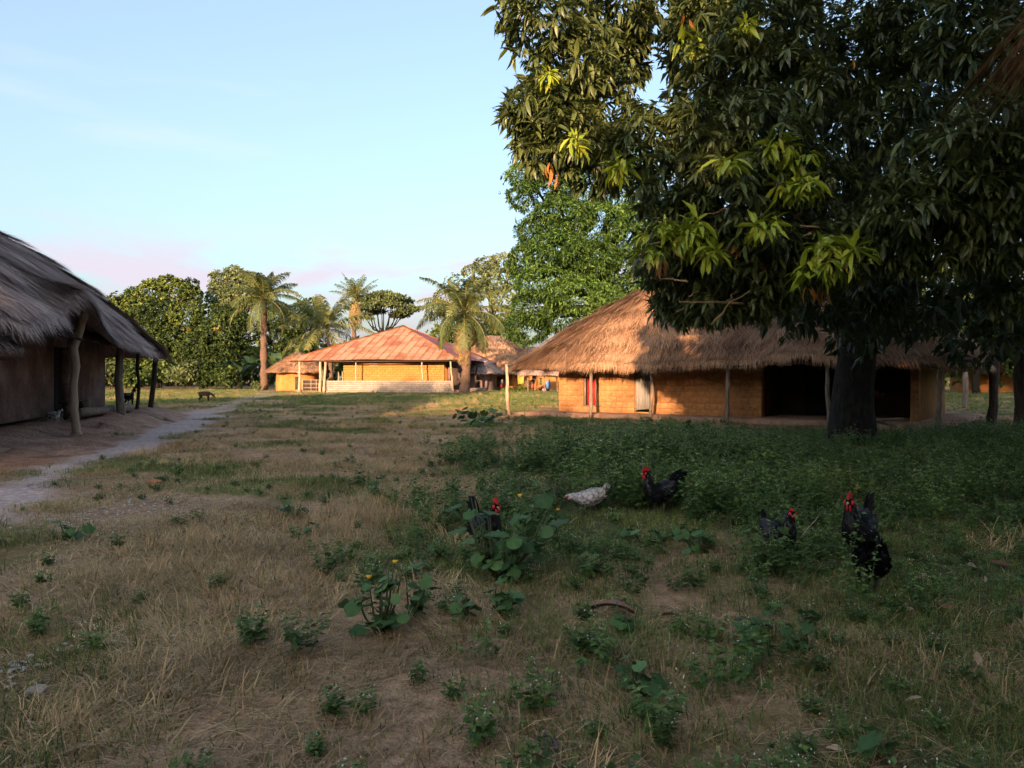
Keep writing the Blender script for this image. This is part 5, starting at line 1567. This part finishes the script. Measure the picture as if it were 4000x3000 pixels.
goat('black and white goat standing behind the thick veranda post', (c.x, c.y, c.z - .02), R(-30), .78, M_bw, 'up', head_m=M_black)

# ------------------------------------------------------------------ broad-leaved plants
def lobed_leaf():
    k = 17
    an = np.linspace(-math.pi * .92, math.pi * .92, k)
    rad = .5 * (1 - .13 * np.abs(np.sin(an * 2.5))) * (.92 + .12 * np.cos(an))
    x, y = .42 + rad * np.cos(an), rad * np.sin(an)
    z = -.28 * (x - .3) ** 2 - .35 * y ** 2 + .05 * np.cos(an * 5)
    V = np.concatenate([[(.34, 0, .02)], np.stack([x, y, z], 1)])
    F = np.array([(0, i, i + 1) for i in range(1, k)])
    return V, F
LV, LF = lobed_leaf()
leaf_vars = [mesh_np('leaf', LV * np.array((1, sx, 1)), LF, v=np.clip(np.full(len(LV), vv) + np.random.default_rng(i).uniform(-.1, .1, len(LV)), 0, 1), smooth=True, mats=[M_broad]) for i, (vv, sx) in enumerate(((.2, 1), (.45, .9), (.6, 1.05), (.8, .85), (.35, .75)))]
def broad_plant(label, u, vb, hpx, wpx, n, seed, flowers=0, lsz=.11):
    r = np.random.default_rng(seed + 900)
    x, y, z = on_g(u, vb); d = y
    t = thing('broadleaf_weed', label, 'plant', (x, y, z), 0, 'broad-leaved plants in the grass')
    n = int(n * 1.7); lsz *= 1.25
    H, W = hpx * 1.1 * d / FPX, wpx * d / FPX / 2
    ns = max(3, n // 5)
    tips = []
    mb = MB()
    for k in range(ns):
        an = r.uniform(0, 6.283); rr = W * math.sqrt(r.uniform(.1, 1)); hh = H * r.uniform(.55, 1.0)
        p = [(0, 0, -.03), (rr * .6 * math.cos(an), rr * .6 * math.sin(an), hh * .42), (rr * math.cos(an), rr * math.sin(an), hh)]
        mb.loft(p, [.009, .007, .003], seg=5); tips.append(p)
    mb.build('stems', M_stem, t)
    for k in range(n):
        p = tips[k % ns]; f = r.uniform(.35, 1.0)
        f = r.uniform(-.5, 1.0)
        q = (np.array(p[1]) * (1 - f) + np.array(p[2]) * f if f > 0 else np.array(p[1]) * (1 + f)) + r.normal(0, .03, 3)
        an = r.uniform(0, 6.283)
        obj('leaf', leaf_vars[int(r.integers(0, 5))], t, loc=q, rot=(r.normal(0, .35), r.uniform(-.2, .75), an), scale=(lsz * r.uniform(.65, 1.2),) * 3)
    for k in range(flowers):
        p = tips[k % ns][2]
        obj('flower', MB().ball((0, 0, 0), (.014, .014, .012), 8).ball((.012, .008, .004), .008, 6).ball((-.012, .006, .004), .008, 6).mesh('flower', M_flower), t, loc=np.array(p) + np.array((.01, -.03, .015)))
PL = [('largest broad-leaved plant, in front of the half-hidden rooster', 1945, 2262, 310, 430, 60, 1, .125),
      ('leafy plant low in front of the largest broad-leaved plant', 1950, 2400, 150, 180, 12, 0, .10),
      ('broad plant with small yellow blooms left of centre', 1490, 2500, 260, 230, 24, 2, .11),
      ('tall soft plant just right of the yellow-bloomed one', 1600, 2430, 200, 170, 14, 0, .09),
      ('compact pale-leaved plant between the two biggest plants', 1815, 2440, 120, 130, 11, 0, .095),
      ('small plant below the grey barred hen', 2275, 2240, 90, 170, 11, 0, .09),
      ('small plant just left of the grey hen with flat leaves', 2150, 2060, 70, 130, 8, 1, .10),
      ('plant spreading right of the black side-on rooster feet', 2740, 2150, 120, 200, 14, 0, .10),
      ('low plant between the grey hen and side-on rooster', 2520, 2120, 70, 170, 10, 0, .09),
      ('leafy plant covering the screened black hen', 3045, 2240, 190, 190, 20, 0, .095),
      ('seedling plant with lobed leaves above the screened hen', 2940, 2020, 130, 130, 10, 0, .10),
      ('pale green plant in the dry grass left of centre', 1150, 2020, 90, 120, 10, 0, .11),
      ('small round plant in the dry grass near the rubble strip', 1215, 2100, 60, 70, 6, 0, .09),
      ('plant beside the small round one near the trampled strip', 1460, 1940, 90, 100, 8, 0, .11),
      ('spindly upright seedling with three pale leaves', 2450, 2460, 150, 90, 7, 0, .10),
      ('low blue-green plant in the shaded grass', 3000, 2480, 130, 260, 13, 1, .10),
      ('single-stemmed seedling in the deep shade', 3150, 2520, 170, 80, 5, 0, .09),
      ('dark plant at the bottom edge in the shaded grass', 3480, 2960, 130, 120, 8, 0, .09),
      ('small dark green plant near the bottom centre', 2520, 2700, 130, 230, 13, 0, .085),
      ('dark tuft plant beside the shell patch', 270, 2110, 70, 130, 9, 0, .11),
      ('blue-green plant in the weeds before the shaded wall', 2660, 1760, 120, 150, 14, 0, .19),
      ('bushy green patch plant by the adobe house corner', 1870, 1660, 70, 220, 26, 0, .30)]
for k, (lab, u, vb, hp, wp, n, fl, ls) in enumerate(PL):
    broad_plant(lab, u, vb, hp, wp, n, k, fl, ls)

# ------------------------------------------------------------------ loose things on the ground
def lump(name, label, cat, u, v, size, m, seed, rz=0, group=None):
    r = np.random.default_rng(seed)
    bm = bmesh.new(); bmesh.ops.create_icosphere(bm, subdivisions=2, radius=1.0)
    for ve in bm.verts:
        ve.co *= 1 + r.normal(0, .10)
        ve.co = Vector((max(-.75, min(.75, ve.co.x)), max(-.75, min(.75, ve.co.y)), max(-.6, min(.6, ve.co.z))))
    me = bpy.data.meshes.new(name); bm.to_mesh(me); bm.free(); me.materials.append(m)
    x, y, z = on_g(u, v)
    o = obj(name, me, loc=(x, y, z + size[2] * .3), rot=(.1, .08, rz), scale=size)
    return tag(o, label, cat, group)
lump('broken_brick', 'broken orange brick lying on the grass past the path edge', 'brick', 605, 1888, (.13, .10, .06), mat('orange_brick', [(.34, .12, .06), (.44, .17, .09)], 8, 4, .9), 1)
lump('stone', 'flat pinkish stone near the bottom edge in trampled grass', 'stone', 2140, 2900, (.06, .09, .03), M_mud, 2, .4)
lump('stone', 'grey stone beside the white shell patch', 'stone', 145, 2715, (.06, .05, .04), M_block, 3)
def curl_leaf():
    x, y, z = on_g(2390, 2405)
    n = 9; vv = []
    for i in range(n):
        t = i / (n - 1); w = .045 * math.sin(math.pi * (t * .9 + .05)) + .004
        vv += [(t * .30 - .15, -w, .05 * math.sin(t * 3.0) + .03), (t * .30 - .15, 0, .05 * math.sin(t * 3.0) - .005), (t * .30 - .15, w, .05 * math.sin(t * 3.0) + .02)]
    F = [(i * 3 + j, i * 3 + j + 1, i * 3 + j + 4, i * 3 + j + 3) for i in range(n - 1) for j in (0, 1)]
    tag(MB().add(vv, F).build('dry_leaf', mat('dead_leaf', [(.15, .085, .06), (.26, .165, .12)], 9, 4, .9), None, True, loc=(x, y, z + .06), rot=(.1, 0, -.35)), 'large curled dry leaf lying on the grass', 'leaf')
curl_leaf()
def stick(name, label, cat, pts, r0, r1, m, wob=.01, seed=0):
    path, rad = crooked(pts[0], pts[1], r0, r1, wob, 9, seed)
    tag(MB().loft(path, rad, seg=7).build(name, m, None, True), label, cat)
a, b = on_g(3065, 2175), on_g(3195, 2135)
stick('stick', 'thin pale stick propped in the weeds beside the screened hen', 'stick', ((a[0], a[1], a[2] + .05), (b[0], b[1], b[2] + .30)), .006, .004, M_woodl, .006, 1)
a, b = on_g(3130, 2290), on_g(3240, 2230)
stick('stick', 'greenish arching twig below the tall black rooster', 'stick', ((a[0], a[1], a[2] + .04), (b[0], b[1], b[2] + .10)), .006, .004, M_stem, .01, 2)
p0, p1 = P(3290, 1612, 20.5), P(3500, 1665, 18.5)
stick('fallen_pole', 'grey pole leaning to the ground behind the weeds under the mango', 'pole', (p0, p1), .05, .04, M_wood, .02, 3)
p0, p1 = P(3380, 1643, 19.8), P(3530, 1636, 19.2)
stick('fallen_pole', 'thin pale pole lying level behind the weeds under the mango', 'pole', (p0, p1), .03, .025, M_woodl, .015, 4)
for k, (u, v, d, vt, rad, lab) in enumerate(((3767, 1585, 40, 1455, .14, 'pale fence post out in the sunlit strip beyond the mango'), (3873, 1665, 26, 1380, .16, 'dark post standing before the sunlit strip'), (3622, 1630, 28, 1540, .14, 'short dark post by the corner of the adobe house'), (3985, 1690, 22, 1300, .2, 'dark tree-like post at the far side of the frame'))):
    p = P(u, v, d); z1 = EYE + (HZ - vt) / FPX * d
    pa, rr = crooked((0, 0, -.1), (.05, 0, z1), rad, rad * .9, .02, 8, 160 + k)
    tag(MB().loft(pa, rr, seg=9).build('fence_post', M_wood if k == 0 else M_woodd, None, True, loc=(p.x, p.y, 0)), lab, 'post')

def shells():
    r = np.random.default_rng(8)
    pts = []
    for u, v, su, sv, n in ((480, 2010, 130, 38, 190), (650, 1965, 90, 22, 70), (230, 2040, 100, 20, 60), (100, 2605, 60, 20, 46), (270, 2540, 40, 12, 10), (620, 2500, 30, 10, 5), (660, 2585, 20, 8, 6), (220, 2810, 40, 14, 12), (1700, 2000, 60, 20, 0), (30, 2690, 30, 12, 10), (250, 1720, 160, 16, 40), (120, 1660, 90, 8, 16), (450, 1760, 160, 12, 40), (60, 1930, 120, 30, 90)):
        for _ in range(int(n * .7)):
            uu, vv = r.normal(u, su), r.normal(v, sv)
            if vv < 1600: continue
            p = G(uu, vv); pts.append((p.x, p.y))
    mb = MB()
    for x, y in pts:
        s = r.uniform(.008, .021); k = 6
        z = float(gz(np.array(x), np.array(y))) + .012
        a_, b_ = FL.loc(x, y)
        if -18 < a_ < 2 and -2.9 < b_ < 3: z += .12 if b_ < -1.6 else .3
        an = np.linspace(0, 6.283, k, endpoint=False) + r.uniform(0, 6)
        ring = np.stack([x + s * np.cos(an) * r.uniform(.8, 1.3), y + s * np.sin(an), z + r.uniform(-.3, .3, k) * s], 1)
        mb.add(np.concatenate([ring, [(x, y, z + s * .55)]]), tris=[(i, (i + 1) % k, k) for i in range(k)])
    o = mb.build('shells', M_shell); o['kind'] = 'stuff'; o['label'] = 'white sea shells scattered on the trodden ground'
shells()

def litter():
    r = np.random.default_rng(18)
    n = 900
    an = r.uniform(-.7, .7, n); d = np.sqrt(r.uniform(2.4 ** 2, 15 ** 2, n))
    x, y = d * np.sin(an), d * np.cos(an)
    keep = r.random(n) < np.clip(.25 + x * .18, .1, 1)
    x, y = x[keep], y[keep]; n = len(x)
    C = np.stack([x, y, gz(x, y) + r.uniform(.015, .06, n)], 1)
    D = np.stack([r.normal(0, 1, n), r.normal(0, 1, n), r.normal(0, .18, n)], 1)
    o = obj('leaf_litter', leaf_mesh('leaf_litter', C, D, r.uniform(.05, .17, n), r.random(n), [mat('litter_leaf', [(.09, .05, .035), (.20, .115, .075), (.34, .22, .14), (.44, .33, .22)], attr=True, rough=.85)], r=r, roll=.8))
    o['kind'] = 'stuff'; o['label'] = 'dead leaves littering the grass'
litter()

# ------------------------------------------------------------------ grass, straw and weeds (instanced tufts)
def tuft(name, m, n, rad, length, tilt, width, vr, seed, lean=None):
    r = np.random.default_rng(seed)
    a = r.uniform(0, 6.283, n); rr = rad * np.sqrt(r.random(n))
    p = np.stack([rr * np.cos(a), rr * np.sin(a), np.full(n, -.01)], 1)
    az = r.uniform(0, 6.283, n) if lean is None else r.normal(lean, .5, n)
    ti = np.abs(r.normal(tilt[0], tilt[1], n)); ti = np.clip(ti, 0, 1.5)
    L = r.uniform(*length, n); w = r.uniform(*width, n) / 2
    hd = np.stack([np.cos(az), np.sin(az), np.zeros(n)], 1)
    sd = np.stack([-np.sin(az), np.cos(az), np.zeros(n)], 1)
    bend = r.uniform(0, .6, n)
    d1 = hd * np.sin(ti)[:, None] + np.array((0, 0, 1.0)) * np.cos(ti)[:, None]
    t2 = np.clip(ti + bend, 0, 1.62)
    d2 = hd * np.sin(t2)[:, None] + np.array((0, 0, 1.0)) * np.cos(t2)[:, None]
    m1 = p + d1 * (L * .55)[:, None]; m2 = m1 + d2 * (L * .45)[:, None]
    m2[:, 2] = np.maximum(m2[:, 2], .005)
    V = np.stack([p - sd * w[:, None], p + sd * w[:, None], m1 + sd * w[:, None] * .8, m1 - sd * w[:, None] * .8, m2], 1).reshape(-1, 3)
    b0 = np.arange(n)[:, None] * 5
    v = np.repeat(r.uniform(*vr, n), 5)
    return mesh_np(name, V, [b0 + np.array([0, 1, 2, 3]), b0 + np.array([3, 2, 4])], v=v, mats=[m])

def herb(name, m, h, nst, nl, lsz, seed, flowers=6):
    r = np.random.default_rng(seed)
    C, D, L, v = [], [], [], []
    mb_v, mb_q = [], []
    for k in range(nst):
        an = r.uniform(0, 6.283); rr = r.uniform(.02, .22) * h / .5; hh = h * r.uniform(.55, 1.1)
        tip = np.array((rr * math.cos(an) * 1.6, rr * math.sin(an) * 1.6, hh)); bs = np.array((rr * math.cos(an) * .5, rr * math.sin(an) * .5, 0))
        for j in range(nl):
            f = r.uniform(.2, 1.0); c = bs + (tip - bs) * f
            a2 = r.uniform(0, 6.283)
            C.append(c); D.append((math.cos(a2), math.sin(a2), r.uniform(-.3, .5))); L.append(lsz * r.uniform(.6, 1.2) * (1.15 - .4 * f)); v.append(r.uniform(.05, .55) + .32 * f)
        for j in range(flowers):
            if r.random() < .35:
                C.append(tip + r.normal(0, .02, 3)); D.append(r.normal(0, 1, 3)); L.append(.013); v.append(1.0)
        # stem as thin leaf
        C.append(bs); D.append(tip - bs); L.append(hh * .98); v.append(.3)
    C, D, L, v = np.array(C), np.array(D), np.array(L), np.clip(np.array(v), 0, 1)
    st = L > h * .4
    T = np.array([(0, 0, 0), (.45, .28, .02), (1, 0, -.12), (.45, -.28, .02)])
    Tst = np.array([(0, .006, 0), (.5, .006, 0), (1, 0, 0), (.5, -.006, 0)])
    D = D / np.linalg.norm(D, axis=1)[:, None]
    up = np.tile((0, 0, 1.0), (len(D), 1)) + r.normal(0, .4, D.shape)
    S = np.cross(D, up); S /= np.linalg.norm(S, axis=1)[:, None] + 1e-9; U = np.cross(S, D)
    tm = np.where(st[:, None, None], Tst[None], T[None])
    V = C[:, None] + L[:, None, None] * (tm[:, :, 0:1] * D[:, None] + tm[:, :, 1:2] * S[:, None] + tm[:, :, 2:3] * U[:, None])
    F = (np.arange(len(C))[:, None, None] * 4 + T4F[None]).reshape(-1, 3)
    return mesh_np(name, V.reshape(-1, 3), F, v=np.repeat(v, 4), mats=[m])

def scatter(name, label, variants, pts, rot, scl, idx, tiltx=None):
    src = bpy.data.collections.new(name + '_source')
    for i, me in enumerate(variants):
        o = bpy.data.objects.new('%s_tuft_%02d' % (name, i), me); src.objects.link(o)
    me = bpy.data.meshes.new(name)
    me.vertices.add(len(pts)); me.vertices.foreach_set('co', np.asarray(pts, np.float32).ravel())
    for nm, arr in (('rz', rot), ('scl', scl)):
        at = me.attributes.new(nm, 'FLOAT', 'POINT'); at.data.foreach_set('value', np.asarray(arr, np.float32))
    at = me.attributes.new('pick', 'INT', 'POINT'); at.data.foreach_set('value', np.asarray(idx, np.int32))
    o = obj(name, me); o['kind'] = 'stuff'; o['label'] = label
    ng = bpy.data.node_groups.new(name + '_scatter', 'GeometryNodeTree')
    ng.interface.new_socket('Geometry', in_out='INPUT', socket_type='NodeSocketGeometry')
    ng.interface.new_socket('Geometry', in_out='OUTPUT', socket_type='NodeSocketGeometry')
    N, L = ng.nodes, ng.links
    gi, go = N.new('NodeGroupInput'), N.new('NodeGroupOutput')
    m2p = N.new('GeometryNodeMeshToPoints')
    iop = N.new('GeometryNodeInstanceOnPoints'); ci = N.new('GeometryNodeCollectionInfo')
    ci.inputs['Collection'].default_value = src
    ci.inputs['Separate Children'].default_value = True; ci.inputs['Reset Children'].default_value = True
    iop.inputs['Pick Instance'].default_value = True
    def na(n, ty):
        q = N.new('GeometryNodeInputNamedAttribute'); q.data_type = ty; q.inputs['Name'].default_value = n; return q.outputs['Attribute']
    cx = N.new('ShaderNodeCombineXYZ'); L.new(na('rz', 'FLOAT'), cx.inputs['Z'])
    L.new(gi.outputs[0], m2p.inputs['Mesh']); L.new(m2p.outputs['Points'], iop.inputs['Points'])
    L.new(ci.outputs[0], iop.inputs['Instance']); L.new(na('pick', 'INT'), iop.inputs['Instance Index'])
    L.new(cx.outputs[0], iop.inputs['Rotation']); L.new(na('scl', 'FLOAT'), iop.inputs['Scale'])
    L.new(iop.outputs[0], go.inputs[0])
    md = o.modifiers.new('scatter', 'NODES'); md.node_group = ng
    return o

def polar_points(r, n, d0, d1, half=.86):
    an = r.uniform(-half, half, n); d = np.sqrt(r.uniform(d0 ** 2, d1 ** 2, n))
    return d * np.sin(an), d * np.cos(an)

def clear_of_houses(x, y):
    bad = in_rect(FR, x, y, -1.3, 15.0, -1.2, 8.3) | in_rect(FL, x, y, -18.5, .8, -2.3, 10) | in_rect(FT, x, y, -9.7, 9.7, -10.6, 11) | in_rect(FV, x, y, -5.5, 5.7, -5.7, 4.8)
    return ~bad

def blades(r, n, rad, length, tilt, width, vr, lean=None):
    a = r.uniform(0, 6.283, n); rr = rad * np.sqrt(r.random(n))
    p = np.stack([rr * np.cos(a), rr * np.sin(a), np.full(n, -.01)], 1)
    az = r.uniform(0, 6.283, n) if lean is None else r.normal(lean, .55, n)
    ti = np.clip(np.abs(r.normal(tilt[0], tilt[1], n)), 0, 1.5)
    L = r.uniform(*length, n); w = r.uniform(*width, n) / 2
    hd = np.stack([np.cos(az), np.sin(az), np.zeros(n)], 1)
    sd = np.stack([-np.sin(az), np.cos(az), np.zeros(n)], 1)
    t2 = np.clip(ti + r.uniform(0, .7, n), 0, 1.62)
    up = np.array((0, 0, 1.0))
    m1 = p + (hd * np.sin(ti)[:, None] + up * np.cos(ti)[:, None]) * (L * .55)[:, None]
    m2 = m1 + (hd * np.sin(t2)[:, None] + up * np.cos(t2)[:, None]) * (L * .45)[:, None]
    m2[:, 2] = np.maximum(m2[:, 2], .004); m1[:, 2] = np.maximum(m1[:, 2], .008)
    w = w[:, None]
    V = np.stack([p - sd * w, p + sd * w, m1 + sd * w * .8, m1 - sd * w * .8, m2], 1).reshape(-1, 3)
    return V, np.repeat(r.uniform(*vr, n), 5)

def patch(seed, specs, m=None):
    """one mat of mixed blades; clumped, some straws lie flat"""
    r = np.random.default_rng(seed)
    Vs, vs = [], []
    for n, rad, length, tilt, width, vr, lean, clumps in specs:
        if clumps:
            for _ in range(clumps):
                V, v = blades(r, n, rad, length, tilt, width, vr, None if lean is None else lean + r.normal(0, .8))
                V[:, :2] += r.normal(0, .19, 2)
                Vs.append(V); vs.append(v)
        else:
            V, v = blades(r, n, rad, length, tilt, width, vr, lean); Vs.append(V); vs.append(v)
    V, v = np.concatenate(Vs), np.concatenate(vs)
    b0 = np.arange(len(V) // 5)[:, None] * 5
    return mesh_np('grass_patch', V, [b0 + np.array([0, 1, 2, 3]), b0 + np.array([3, 2, 4])], v=v, mats=[M_grass])

def grass_all():
    r = np.random.default_rng(55)
    FL_ = (.0028, .0068)
    straw = [patch(1 + i, [(150, .42, (.10, .34), (1.38, .12), FL_, (.42, .92), i * 1.1, 0), (70, .42, (.03, .10), (.8, .4), FL_, (.40, .85), None, 0), (10, .05, (.08, .24), (.98, .32), FL_, (.48, .88), i * .9, 5), (60, .42, (.03, .09), (.6, .4), (.003, .006), (.05, .40), None, 0)]) for i in range(6)]
    thin = [patch(20 + i, [(95, .42, (.06, .30), (1.42, .10), FL_, (.40, .90), i * 1.3, 0), (35, .42, (.02, .07), (.8, .4), FL_, (.35, .8), None, 0), (25, .40, (.02, .07), (.6, .4), (.003, .006), (.05, .40), None, 0)]) for i in range(5)]
    tall = [patch(30 + i, [(90, .40, (.10, .34), (1.35, .15), FL_, (.42, .92), i * 1.1, 0), (14, .07, (.12, .32), (.85, .35), FL_, (.50, .88), i * 1.7, 4), (40, .40, (.03, .12), (.7, .4), FL_, (.40, .85), None, 0)]) for i in range(4)]
    green = [patch(40 + i, [(230, .42, (.03, .11), (.65, .4), (.003, .0065), (.02, .40), None, 0), (60, .42, (.06, .26), (1.35, .15), FL_, (.40, .85), None, 0), (14, .05, (.06, .17), (.5, .3), (.003, .006), (.05, .42), None, 4)]) for i in range(5)]
    clov = [herb('h', M_weed, .12, 14, 8, .040, 80 + i, 3) for i in range(3)]
    herbs = [herb('h', M_weed, .36 + .07 * i, 11, 17, .068, 100 + i, 7) for i in range(5)]
    lowh = [herb('h', M_weed, .16 + .05 * i, 10, 13, .052, 120 + i, 5) for i in range(4)]
    groups = [straw, thin, tall, green, clov, herbs, lowh]
    V = sum(groups, [])
    off = np.cumsum([0] + [len(g) for g in groups])
    cnt = np.array([len(g) for g in groups])
    P_, R_, S_, I_ = [], [], [], []
    def put(x, y, kind, s):
        if not len(x): return
        P_.append(np.stack([x, y, gz(x, y)], 1)); R_.append(r.uniform(0, 6.283, len(x))); S_.append(s)
        I_.append(off[kind] + (r.random(len(x)) * cnt[kind]).astype(int))
    for d0, d1, dens in ((1.6, 9.0, 17.0), (9.0, 16.0, 11.0), (16.0, 30.0, 6.5), (30.0, 62.0, 3.2), (62, 112, 1.0)):
        n = int(.80 * (d1 ** 2 - d0 ** 2) * dens)
        x, y = polar_points(r, n, d0, d1, .80)
        s, e, w, g = zones(x, y)
        ok = clear_of_houses(x, y) & (r.random(n) > s * 1.2) & (r.random(n) > e * .45) & (r.random(n) > w * .6 * sm(y, 7, 10))
        x, y, s, e, w, g = [q[ok] for q in (x, y, s, e, w, g)]
        n = len(x); u = r.random(n)
        pn = vnoise(x, y, 1.4, 41)
        kind = np.where(pn > .70, 2, np.where((pn < .36) | (e > .35), 1, 0))
        kind = np.where((w > .4) & (r.random(n) < .35) & (y > 9), 2, kind)
        kind = np.where((x > -.3) & (y < 9) & (r.random(n) < .62), 3, kind)
        kind = np.where(r.random(n) < g * .9, np.where(u < .75, 3, 4), kind)
        kind = np.where((u > np.where(x > -1, .76, .93)) & (e < .5), 4, kind)
        kind = np.where((r.random(n) < .30 * (y < 14) * sm(vnoise(x, y, 1.2, 47), .42, .66)) & (x > -1.6), 6, kind)
        sc = r.uniform(.8, 1.2, n) * (1 + .7 * sm(y, 22, 60)) * np.where(s > .12, .7, 1)
        put(x, y, kind, sc)
    for d0, d1, dens in ((2.0, 9.0, 24.0), (9.0, 18.0, 17.0), (18.0, 34.0, 10.0)):
        n = int(.80 * (d1 ** 2 - d0 ** 2) * dens)
        x, y = polar_points(r, n, d0, d1, .80)
        s, e, w, g = zones(x, y)
        ok = clear_of_houses(x, y) & (r.random(n) < w * 1.05)
        for bu, bv, hw in ((2300, 2005, .42), (2572, 2015, .34), (3350, 2185, .24)):   # trodden bare by the birds
            q = G(bu, bv)
            ok &= ~((np.abs(x - q.x * y / q.y) < hw) & (y > q.y - 1.5) & (y < q.y + .2))
        x, y = x[ok], y[ok]; n = len(x)
        hn = vnoise(x, y, 2.0, 44)
        kind = np.where(r.random(n) < np.clip((y - 5.8) / 5, .0, .9) * (.35 + hn), 5, np.where(r.random(n) < np.clip((6.5 - y) / 5, .1, .6), 4, 6))
        put(x, y, kind, r.uniform(.6, 1.15, n) * np.interp(y, [4, 9, 13, 17, 21, 26, 32], [.55, .9, 1.15, 1.0, .62, .45, .4]) * (1 + (hn - .5) * .7))
    for bu, bv, k in ((1870, 2195, 6), (3400, 2320, 4), (3030, 2200, 9), (3210, 2150, 5), (2950, 1960, 5)):
        q = G(bu, bv)
        x = q.x + r.normal(0, .26, k); y = q.y - .18 + r.normal(0, .20, k)
        put(x, y, np.where(r.random(k) < .55, 5, 6), r.uniform(.45, .85, k))
    scatter('grass', 'dry straw, short green grass and leafy weeds covering the ground', V, np.concatenate(P_), np.concatenate(R_), np.concatenate(S_), np.concatenate(I_))
grass_all()
